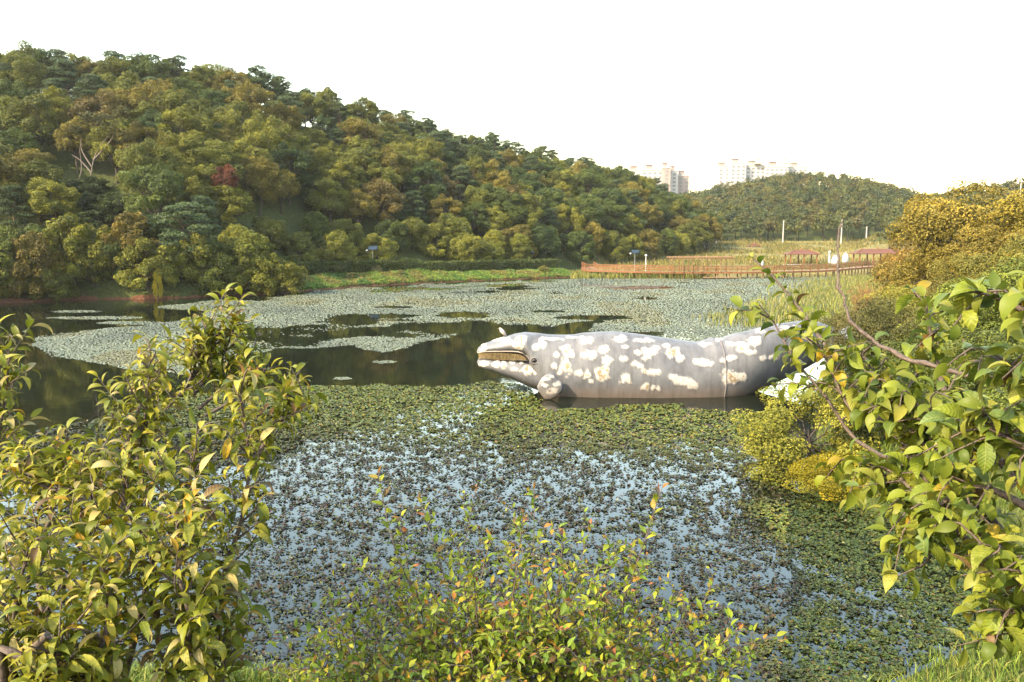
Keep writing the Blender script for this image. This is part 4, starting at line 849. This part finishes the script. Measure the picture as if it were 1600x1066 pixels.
for i, (u_, Y, s, c, lb) in enumerate([
    (1340, 40.0, (.75, .75, 1.35), (.13, .12, .04), 'dull brownish green bush in front of the tail tip of the whale'),
    (1395, 38.5, (.95, .9, 1.35), (.12, .12, .035), 'olive bush beside the whale tail, under the long bare twig'),
    (1318, 49, (.95, .9, .9), (.14, .14, .042), 'brownish green bush directly behind the tail of the whale'),
    (1385, 46, (1.1, 1, 1.0), (.15, .145, .042), 'dull olive bush between whale tail and golden bushes'),
    (1440, 38, (1.05, 1, .9), (.19, .22, .035), 'fresh green bush on the bank, just above the long bare twig'),
    (1520, 36, (1.1, 1.1, 1.05), (.18, .22, .033), 'fresh green bush below the golden bushes near the frame edge'),
    (1600, 35, (1.1, 1.1, 1.1), (.16, .20, .033), 'green bush cut by the right frame edge below the golden bushes'),
    (1430, 52, (1.1, 1.1, 1.05), (.26, .26, .04), 'yellow green bush at the foot of the golden bushes'),
    (1500, 48, (1.2, 1.1, 1.15), (.25, .22, .045), 'ochre green bush at the middle foot of the golden bushes'),
    (1580, 45, (1.2, 1.1, 1.2), (.21, .20, .038), 'mossy green bush at the right foot of the golden bushes'),
    (1370, 60, (.8, .8, .7), (.22, .21, .05), 'pale yellow green bush at the inner edge of the reeds'),
    (1480, 30, (1.0, 1, .75), (.12, .15, .03), 'dark green bush behind the hanging branches, lower middle'),
    (1570, 27, (1.0, 1, .8), (.13, .16, .032), 'deep green bush behind the hanging branches near the frame edge'),
    (1650, 24, (1.0, 1, .8), (.13, .17, .032), 'deep green bush mostly outside the right frame edge')]):
    shrub('bank_shrub', SH[i % 3], lb, u_, 500, Y, s, c, G1, -.3, i * 1.3)
for i, (u_, Y, s, c, lb) in enumerate([
    (1490, 62, (1.45, 1.4, 1.38), (.285, .225, .038), 'tall rounded golden yellow tree above the right bank'),
    (1600, 58, (1.3, 1.3, 1.22), (.30, .245, .038), 'golden yellow tree cut by the right frame edge'),
    (1422, 72, (.95, .9, .95), (.29, .195, .045), 'lower orange gold bush left of the tall golden tree'),
    (1540, 55, (1.1, 1.0, .85), (.25, .20, .038), 'golden brown bush between the two golden trees'),
    (1690, 60, (1.3, 1.3, 1.2), (.29, .235, .038), 'golden tree at the far right, mostly out of frame')]):
    shrub('golden_tree', GOLD[i % 2], lb, u_, 450, Y, s, c, 'golden bushes of the right bank', -.2, i * 1.1)
# dry orange twiggy bush
x = D(1352, 455, 84)[0]; ob = np.array([x, 84, max(gz(x, 84), 0)]); dt = thing('dry_bush', 'dry orange twiggy bush in front of the shelter', 'bush', ob); g = Geo(); gl = Geo(); rd = np.random.default_rng(12)
for k in range(85):
    a = rd.uniform(-3.14, 3.14); l = rd.uniform(1.6, 3.5); sp_ = rd.uniform(.1, .75); tip = np.array([math.cos(a) * sp_ * l * 1.0, math.sin(a) * sp_ * l * .7, l * (1.05 - .35 * sp_)]); pts_ = limb(rd, rd.normal(size=3) * [.5, .4, 0], tip, 5, .05); g_tube(g, pts_ + ob, np.linspace(.025, .008, 5), 4, False)
    q = pts_[1 + rd.integers(4, size=34)] * rd.uniform(.85, 1.05, (34, 1)) + rd.normal(size=(34, 3)) * .16; g_leaves(gl, q + ob, rd.normal(size=(34, 3)), .16, .06, rd)
link('stems', g.mesh('stems', mat_plain('dry_stem', (.30, .14, .06), .85, .2, 8), origin=ob), dt); link('dry_leaves', gl.mesh('dry_leaves', M_LEAF, origin=ob), dt, color=(.34, .16, .06))

# ------------------------------------------------------------------ foreground plants
def leaf_mesh(name, wl, curl, fold, twist, mat, st=7, pet=.12):
    """one leaf of unit length: short stalk, arched blade folded along the midrib"""
    s = np.linspace(0, 1, st); ang = .25 - curl * s ** 1.2; ds = np.diff(s, prepend=0)
    x = np.cumsum(np.cos(ang) * ds); z = np.cumsum(np.sin(ang) * ds)
    w = wl / 2 * np.interp(s, [0, .08, .2, .35, .5, .65, .8, .9, 1], [.05, .42, .82, 1.0, .95, .72, .36, .16, 0])
    tw = twist * s
    V = []
    for i in range(st):
        nx_, nz_ = -math.sin(ang[i]), math.cos(ang[i]); f = fold * (1 - .3 * s[i])
        for sd in (-1, 0, 1):
            yy = sd * w[i] * math.cos(f); up = abs(sd) * w[i] * math.sin(f) + sd * w[i] * math.sin(tw[i]) * .5
            V.append((pet + x[i] + nx_ * up, yy, z[i] + nz_ * up))
    Fc = [[3 * i + j, 3 * i + j + 1, 3 * i + j + 4, 3 * i + j + 3] for i in range(st - 1) for j in (0, 1)]
    g = Geo().add(V, Fc, tint=.5)
    g.add([(0, -.008, 0), (0, .008, 0), (pet + .01, .008, 0), (pet + .01, -.008, 0)], [[0, 1, 2, 3]], tint=.8)
    return np.array(V + [(0, -.008, 0), (0, .008, 0), (pet + .01, .008, 0), (pet + .01, -.008, 0)]), Fc + [[len(V) + i for i in range(4)]], g.mesh(name, mat, True)
def frames(Pt, d, rng, jit=.35):
    up = np.array([0, 0, 1.0]) + rng.normal(size=Pt.shape) * jit
    n = up - (up * d).sum(1, keepdims=True) * d; n = unit(n); y = np.cross(n, d); return y, n
def leafy(thing_obj, base, shoots, models, size, pal, pw, rng, spacing, beta=1.05, keep=300, leafless=0., tipcol=None, sizejit=.2, brown=.035):
    """leaves along every shoot (a polyline); the ones that show largest are objects, the rest one mass"""
    Ps, Ds, Ss, Cs = [], [], [], []
    for (pl, r0, sc, f0) in shoots:
        seg = np.linalg.norm(np.diff(pl, axis=0), axis=1); cum = np.concatenate([[0], np.cumsum(seg)]); L = cum[-1]
        n = max(2, int(L * (1 - f0) / spacing)); s = f0 * L + (np.arange(n) + rng.random(n) * .6) / n * L * (1 - f0)
        p = np.stack([np.interp(s, cum, pl[:, k]) for k in range(3)], -1); t = unit(np.stack([np.interp(np.minimum(s + .02, L), cum, pl[:, k]) - np.interp(np.maximum(s - .02, 0), cum, pl[:, k]) for k in range(3)], -1))
        phi = np.arange(n) * 2.4 + rng.random() * 6.28 + rng.normal(size=n) * .25
        a = unit(np.cross(t, [0.31, .2, .93])); b = np.cross(t, a); rad = np.cos(phi)[:, None] * a + np.sin(phi)[:, None] * b
        be = (beta + rng.normal(size=n) * .2 - .45 * sstep(.8, 1, s / L))[:, None]
        Ds.append(unit(t * np.cos(be) + rad * np.sin(be))); Ps.append(p); Ss.append(size * sc * np.clip(1 + rng.normal(size=n) * sizejit, .45, 1.5) * (1 - .3 * sstep(.85, 1, s / L)))
        c = pal[rng.choice(len(pal), size=n, p=pw)] * rng.uniform(.82, 1.18, (n, 1))
        br_ = rng.random(n) < brown; c[br_] = np.array([.20, .12, .045]) * rng.uniform(.6, 1.2, (br_.sum(), 1))
        if tipcol is not None:
            m = rng.random(n) < sstep(.78, 1, s / L) * .6; c[m] = tipcol[rng.integers(len(tipcol), size=m.sum())]
        Cs.append(c)
    Ps, Ds, Ss, Cs = map(np.concatenate, (Ps, Ds, Ss, Cs)); Yv, Nv = frames(Ps, Ds, rng); n = len(Ps)
    u_, v_, zc = proj(Ps); vis = (u_ > 0) & (u_ < 1600) & (v_ > 0) & (v_ < 1066)
    order = np.argsort(-(Ss / zc * vis)); mi = rng.integers(len(models), size=n); g = Geo(); gn = 0
    for rank, i in enumerate(order):
        if rank < keep and vis[i]:
            o = bpy.data.objects.new('leaf', models[mi[i]][2]); col.objects.link(o); o.parent = thing_obj; s = Ss[i]
            Mx = Matrix(((Ds[i][0] * s, Yv[i][0] * s, Nv[i][0] * s, Ps[i][0] - base[0]), (Ds[i][1] * s, Yv[i][1] * s, Nv[i][1] * s, Ps[i][1] - base[1]), (Ds[i][2] * s, Yv[i][2] * s, Nv[i][2] * s, Ps[i][2] - base[2]), (0, 0, 0, 1)))
            o.matrix_local = Mx; o.color = (*Cs[i], 1)
        else:
            V = models[mi[i]][0] * Ss[i]; W_ = Ps[i] + V[:, :1] * Ds[i] + V[:, 1:2] * Yv[i] + V[:, 2:] * Nv[i]; g.add(W_, models[mi[i]][1], tint=rng.random(), colr=Cs[i]); gn += 1
    if gn:
        o = link('leaves', g.mesh('leaves', M_NEARF, True, base), thing_obj); o['kind'] = 'stuff'
    return n
def path3(pts_, n=14): return spline(np.array([D(*q) for q in pts_]), n)
def laterals(axis, rng, n, l0, l1, f0=.25, rise=.35, droop=0.0, bias=None):
    out = []; seg = np.linalg.norm(np.diff(axis, axis=0), axis=1); cum = np.concatenate([[0], np.cumsum(seg)]); L = cum[-1]
    for i in range(n):
        f = f0 + (1 - f0) * (i + rng.random() * .7) / n; p = np.array([np.interp(f * L, cum, axis[:, k]) for k in range(3)]); q = np.array([np.interp(min(f * L + .03, L), cum, axis[:, k]) for k in range(3)]); t = unit(q - p + 1e-6)
        a = i * 2.4 + rng.normal() * .4; h = np.array([math.cos(a), math.sin(a), 0]) if bias is None else unit(np.array([math.cos(a), math.sin(a), 0]) + bias)
        d = unit(h + t * .7 + [0, 0, rise]); l = (l0 + (l1 - l0) * f) * rng.uniform(.6, 1.25)
        m = p + d * l * .5 + rng.normal(size=3) * .02; e = p + d * l + np.array([0, 0, .08 - droop]) * l + rng.normal(size=3) * .03
        out.append(spline(np.array([p, m, e]), 6))
    return out

# left: young tree of long drooping leaves
rng = np.random.default_rng(202)
base = D(130, 1066, 3.1); base[2] = gz(base[0], base[1]) - .05
lt = thing('young_tree', 'young tree with arching yellow green leaves at the left frame edge', 'tree', base)
axes = [[(150, 1180, 3.1), (320, 1060, 3.1), (350, 900, 3.1), (381, 800, 3.15), (388, 710, 3.2), (374, 606, 3.25)],
        [(140, 1180, 3.1), (180, 960, 3.4), (190, 800, 3.8), (215, 700, 4.1), (285, 610, 4.4), (330, 550, 4.5), (352, 484, 4.6)],
        [(190, 800, 3.8), (200, 690, 3.9), (235, 600, 4.0), (262, 556, 4.0)], [(190, 800, 3.8), (215, 720, 3.9), (228, 640, 3.9), (236, 545, 3.9)],
        [(120, 1180, 3.1), (60, 1000, 2.8), (110, 900, 2.9), (150, 800, 3.1), (125, 740, 3.3), (100, 705, 3.4)],
        [(90, 1180, 3.0), (20, 1050, 2.7), (25, 950, 2.6), (45, 850, 2.6)], [(60, 1180, 3.0), (-40, 900, 3.3), (-10, 720, 3.6), (8, 620, 3.7), (16, 530, 3.7)],
        [(160, 1180, 3.1), (210, 1000, 2.9), (240, 880, 2.9), (290, 790, 3.0), (300, 690, 3.2)], [(170, 1180, 3.1), (290, 1010, 2.7), (280, 900, 2.7), (275, 790, 2.8)],
        [(100, 1180, 3.1), (60, 900, 3.3), (80, 800, 3.4), (60, 740, 3.6), (45, 710, 3.6)], [(388, 740, 3.2), (415, 690, 3.3), (440, 640, 3.4), (458, 612, 3.4)],
        [(310, 640, 4.4), (365, 590, 4.5), (395, 545, 4.6)], [(300, 620, 4.4), (345, 560, 4.5), (372, 500, 4.6)], [(285, 620, 4.4), (305, 570, 4.45), (315, 515, 4.5)], [(320, 650, 4.3), (390, 610, 4.4), (415, 575, 4.45)], [(170, 1180, 3.1), (330, 1090, 2.8), (345, 1000, 2.8), (330, 930, 2.8)], [(100, 1180, 3.0), (150, 1040, 2.6), (170, 960, 2.6), (160, 880, 2.65)],
        [(110, 1180, 3.0), (90, 1050, 2.5), (100, 980, 2.5)], [(240, 880, 2.9), (200, 800, 3.0), (190, 740, 3.1)], [(150, 790, 3.1), (70, 760, 3.2), (30, 730, 3.3)]]
gt = Geo(); shoots = []
for k, a in enumerate(axes):
    ax = path3(a, 16); big = a[0][1] > 1100
    if big: ax = np.vstack([spline(np.array([base + [0, 0, .0], base * .5 + ax[0] * .5 + [0, 0, .1], ax[0]]), 6)[:-1], ax])
    rr = np.linspace(.022 if big else .011, .0025, len(ax)); g_tube(gt, ax, rr, 6); shoots.append((ax[-9:], 0, .8, .3))
    nl, l0, l1 = (28, .40, .14) if k == 1 else ((27, .25, .14) if big else (15, .2, .1))
    for lp in laterals(ax[-13:], rng, nl, l0, l1, .12, .45): g_tube(gt, lp, np.linspace(.005, .0018, len(lp)), 4, False); shoots.append((lp, 0, 1, .12))
g_tube(gt, [base - [0, 0, .2], base + [0, 0, .15]], [.06, .05], 8)
st_ = D(20, 1060, 2.4); g_tube(gt, spline(np.array([base + [0, 0, .1], D(10, 1090, 2.5), D(40, 1030, 2.45), D(74, 992, 2.4)]), 10), np.linspace(.02, .011, 10), 8)
link('trunk', gt.mesh('trunk', M_TWIG, True, base), lt)
LM = [leaf_mesh('leaf', .32, c, f, t, M_NEAR, st=8) for c, f, t in ((1.5, .45, .2), (1.9, .5, -.3), (1.1, .4, .3), (2.2, .55, .1), (1.6, .35, -.2), (2.5, .3, .6), (.8, .6, -.5), (1.8, .2, .9))]
PAL = np.array([(.30, .295, .026), (.38, .35, .05), (.17, .20, .020), (.24, .26, .022), (.50, .41, .15), (.50, .30, .02)])
nleaf = leafy(lt, base, shoots, LM, .086, PAL, [.28, .17, .23, .21, .09, .02], rng, .0165)
print('left leaves', nleaf)

# right: hanging branches with broad leaves
rng = np.random.default_rng(303)
base = np.array([2.75, 2.6, 0]); base[2] = gz(base[0], base[1]) - .05
rt = thing('hanging_tree', 'tree reaching in from the right with broad drooping green leaves', 'tree', base)
T0 = base + [0, 0, 1.2]; T1 = base + [-.1, 0, 1.9]
raxes = [[(1640, 930, 2.5), (1520, 820, 2.6), (1440, 740, 2.7), (1385, 660, 2.9), (1330, 600, 3.1), (1262, 500, 3.4), (1215, 440, 3.5), (1172, 400, 3.6)],
         [(1440, 740, 2.7), (1340, 690, 3.1), (1290, 620, 3.2), (1240, 560, 3.3), (1210, 505, 3.4), (1186, 476, 3.4)],
         [(1600, 760, 2.6), (1490, 640, 2.8), (1465, 570, 2.9), (1452, 510, 2.9), (1445, 462, 2.9)],
         [(1660, 960, 2.3), (1530, 860, 2.4), (1450, 790, 2.5), (1390, 735, 2.7), (1345, 730, 2.8)],
         [(1720, 540, 1.9), (1640, 510, 1.9), (1590, 480, 1.9), (1550, 455, 1.95)], [(1720, 780, 2.0), (1640, 720, 2.0), (1580, 690, 2.05), (1530, 650, 2.1)],
         [(1640, 930, 2.4), (1540, 800, 2.5), (1480, 740, 2.6), (1410, 650, 2.8), (1370, 590, 2.9), (1345, 548, 2.95)], [(1700, 1010, 2.1), (1620, 940, 2.1), (1570, 880, 2.2), (1530, 850, 2.2)],
         [(1700, 860, 2.2), (1600, 790, 2.3), (1520, 760, 2.4), (1460, 800, 2.4), (1440, 850, 2.4)], [(1720, 640, 2.0), (1640, 610, 2.0), (1600, 585, 2.05), (1565, 560, 2.1)],
         [(1700, 980, 2.2), (1630, 980, 2.2), (1590, 960, 2.2)], [(1540, 800, 2.5), (1500, 700, 2.6), (1440, 640, 2.7), (1400, 600, 2.8)], [(1640, 740, 2.3), (1560, 720, 2.4), (1500, 690, 2.5)],
         [(1385, 660, 2.9), (1330, 640, 3.0), (1290, 560, 3.1), (1275, 530, 3.1)]]
gt = Geo(); shoots = []
for k, a in enumerate(raxes):
    ax = path3(a, 16); main = k in (0, 2, 3, 4, 5, 6, 7, 8, 9, 10)
    if main: ax = np.vstack([spline(np.array([T0 if ax[0][2] < T1[2] else T1, ax[0]]), 4)[:-1], ax])
    g_tube(gt, ax, np.linspace(.018 if main else .009, .0028, len(ax)), 6); shoots.append((ax[-10:], 0, .95, .12))
    nl = 5 if k in (0, 1, 13) else (7 if k in (2, 4, 9) else 16)
    for lp in laterals(ax[-12:], rng, nl, .24, .12, .1 if k > 1 else .05, .15, .5): 
        if k == 0 and proj(lp[-1])[1] < 500: continue
        g_tube(gt, lp, np.linspace(.0045, .0018, len(lp)), 4, False); shoots.append((lp, 0, 1, .15))
g_tube(gt, spline(np.array([base - [0, 0, .2], base + [.02, 0, .6], T0, T1, T1 + [.1, .1, .9]]), 12), np.linspace(.07, .03, 12), 9)
bare = path3([(1720, 640, 2.15), (1578, 605, 2.2), (1480, 578, 2.35), (1400, 555, 2.5), (1340, 515, 2.6), (1316, 468, 2.65), (1309, 405, 2.7), (1315, 345, 2.75)], 30); g_tube(gt, np.vstack([T1[None], bare + np.random.default_rng(6).normal(size=bare.shape) * .004]), np.linspace(.0095, .0026, 31) * (1 + .2 * np.random.default_rng(9).normal(size=31)).clip(.75, 1.4), 7)
for i in range(2, 29, 2): g_tube(gt, [bare[i], bare[i] + np.array([.002, -.001, .008])], [.0055, .002], 5)
g_tube(gt, path3([(1490, 582, 2.33), (1508, 560, 2.35), (1505, 530, 2.4)], 6), np.linspace(.004, .002, 6), 5)
link('trunk', gt.mesh('trunk', M_TWIG, True, base), rt)
RM = [leaf_mesh('leaf', w, c, f, t, M_NEAR, st=8) for w, c, f, t in ((.52, 1.2, .45, .5), (.56, 1.7, .5, -.6), (.48, .8, .35, .8), (.54, 2.1, .5, .4), (.46, 1.4, .3, -.8))]
PAL = np.array([(.20, .245, .024), (.26, .285, .032), (.14, .19, .024), (.32, .32, .05), (.13, .19, .05), (.44, .32, .035)])
nleaf = leafy(rt, base, shoots, RM, .077, PAL, [.3, .24, .22, .15, .07, .02], rng, .019, beta=1.15, brown=.012)
print('right leaves', nleaf)

# middle: fine shrub with orange tips
rng = np.random.default_rng(404)
base = D(790, 1066, 3.9); base[2] = gz(base[0], base[1]) - .05
ct = thing('fine_leaved_shrub', 'yellow green shrub with orange shoot tips at the bottom of the picture', 'shrub', base)
tips = [(590, 735, 3.9), (625, 800, 3.8), (655, 775, 4.1), (700, 830, 3.7), (745, 758, 4.1), (770, 830, 3.6), (800, 790, 4.0), (818, 800, 3.5), (835, 755, 4.2), (880, 825, 3.8), (925, 815, 4.1), (960, 870, 3.6), (1036, 758, 3.8), (985, 850, 4.0), (1025, 880, 3.9), (1065, 930, 3.6), (1110, 915, 3.9), (1160, 975, 3.6), (1222, 992, 3.8), (1180, 1010, 4.0), (545, 870, 4.0), (500, 955, 3.7), (470, 985, 4.0), (530, 990, 3.6), (580, 940, 3.8), (610, 890, 3.5), (650, 920, 3.4), (690, 960, 3.3), (740, 900, 3.3), (790, 930, 3.2), (850, 900, 3.3), (900, 930, 3.3), (950, 960, 3.3), (1000, 970, 3.4), (1060, 1010, 3.4), (1110, 1010, 3.5), (440, 1040, 3.7), (400, 1045, 3.9), (430, 990, 4.0), (480, 1020, 3.6), (515, 930, 3.9), (520, 1050, 3.5), (560, 1030, 3.4), (620, 1010, 3.3), (720, 1020, 3.1), (830, 1010, 3.1), (930, 1030, 3.1), (1030, 1050, 3.2), (880, 980, 3.1), (770, 1000, 3.0), (670, 1040, 3.1), (1130, 1050, 3.4)]
gt = Geo(); shoots = []
nodes_u = np.array([590, 680, 760, 830, 910, 1000]); nodes = np.array([D(u_, v_, y_) for u_, v_, y_ in zip(nodes_u, (1150, 1120, 1100, 1110, 1120, 1150), (3.6, 3.7, 3.4, 3.6, 3.7, 3.5))])
for nd in nodes: g_tube(gt, spline(np.array([base, base * .4 + nd * .6 - [0, 0, .12], nd]), 8), np.linspace(.02, .008, 8), 6)
tips += [(u + rng.normal() * 38, v + abs(rng.normal()) * 45 + 8, y + rng.normal() * .15) for u, v, y in tips if v > 800 and 520 < u < 1130] + [(u + rng.normal() * 40, v + abs(rng.normal()) * 30, y + rng.normal() * .2) for u, v, y in tips if v > 880 and 540 < u < 1100]
for (u_, v_, y_) in tips:
    e = D(u_, v_, y_); nd = nodes[int(np.argmin(np.abs(nodes_u - (.55 * u_ + .45 * 790) + rng.normal(size=len(nodes_u)) * 45)))]
    m = nd * .5 + e * .5 + [(e[0] - nd[0]) * .10, 0, .05 + .06 * rng.random()] + rng.normal(size=3) * .03
    ax = spline(np.array([nd, m, e]), 14); g_tube(gt, ax, np.linspace(.006, .0015, 14), 5, False)
    lone = v_ < 840 and (u_ < 700 or u_ > 1000)
    shoots.append((ax[3:], 0, 1.25 if lone else 1, .05))
    for lp in laterals(ax[3:], rng, 5 if lone else 8, .30 if not lone else .14, .08, .02, .15): g_tube(gt, lp, np.linspace(.0025, .001, len(lp)), 4, False); shoots.append((lp, 0, .9, .1))
link('stems', gt.mesh('stems', M_TWIG, True, base), ct)
CM = [leaf_mesh('leaf', w, c, f, t, M_NEAR, st=5) for w, c, f, t in ((.46, .6, .3, .3), (.5, .9, .25, -.3), (.42, .3, .35, .2), (.48, .7, .15, .5))]
PAL = np.array([(.27, .34, .028), (.35, .38, .033), (.19, .29, .03), (.42, .36, .035), (.46, .26, .04)])
nleaf = leafy(ct, base, shoots, CM, .046, PAL, [.34, .25, .28, .09, .04], rng, .026, beta=1.05, tipcol=np.array([(.42, .16, .06), (.45, .22, .05), (.34, .26, .04)]))
print('shrub leaves', nleaf)

# bank grass in front
rng = np.random.default_rng(505)
q = np.column_stack([np.concatenate([rng.uniform(-9, 15, 90000), rng.uniform(9, 24, 40000)]), np.concatenate([rng.uniform(5, 20.5, 90000), rng.uniform(19, 38, 40000)])]); d = pond_sd(q[:, 0], q[:, 1]); u_, v_, _ = proj(np.column_stack([q, ground(q[:, 0], q[:, 1])]))
q = q[(d > -.35) & (v_ < 1180) & (rng.random(len(q)) < np.clip(.35 + d * .6, .12, 1))]
blades('bank_grass', 'fresh green grass on the near bank along the bottom of the picture', q, .12, .38, .011, np.array([(.14, .21, .03), (.18, .24, .04), (.11, .18, .03), (.25, .25, .06)]), .45)

# ------------------------------------------------------------------ the hazy air
g = g_box(Geo(), (0, 480, 55), (3200, 2300, 116))
hz = mat_new('hazy_air'); t = hz[1]; t.nodes.remove(hz[2]); pv = N(t, 'ShaderNodeVolumePrincipled'); pv.inputs['Color'].default_value = (.96, .95, .93, 1); pv.inputs['Density'].default_value = .00007; pv.inputs['Anisotropy'].default_value = .2
t.links.new(pv.outputs[0], t.nodes['Material Output'].inputs['Volume'])
o = link('haze', g.mesh('haze', hz[0])); tag(o, 'thin pale haze in the air over the pond and hills', 'haze', kind='stuff')
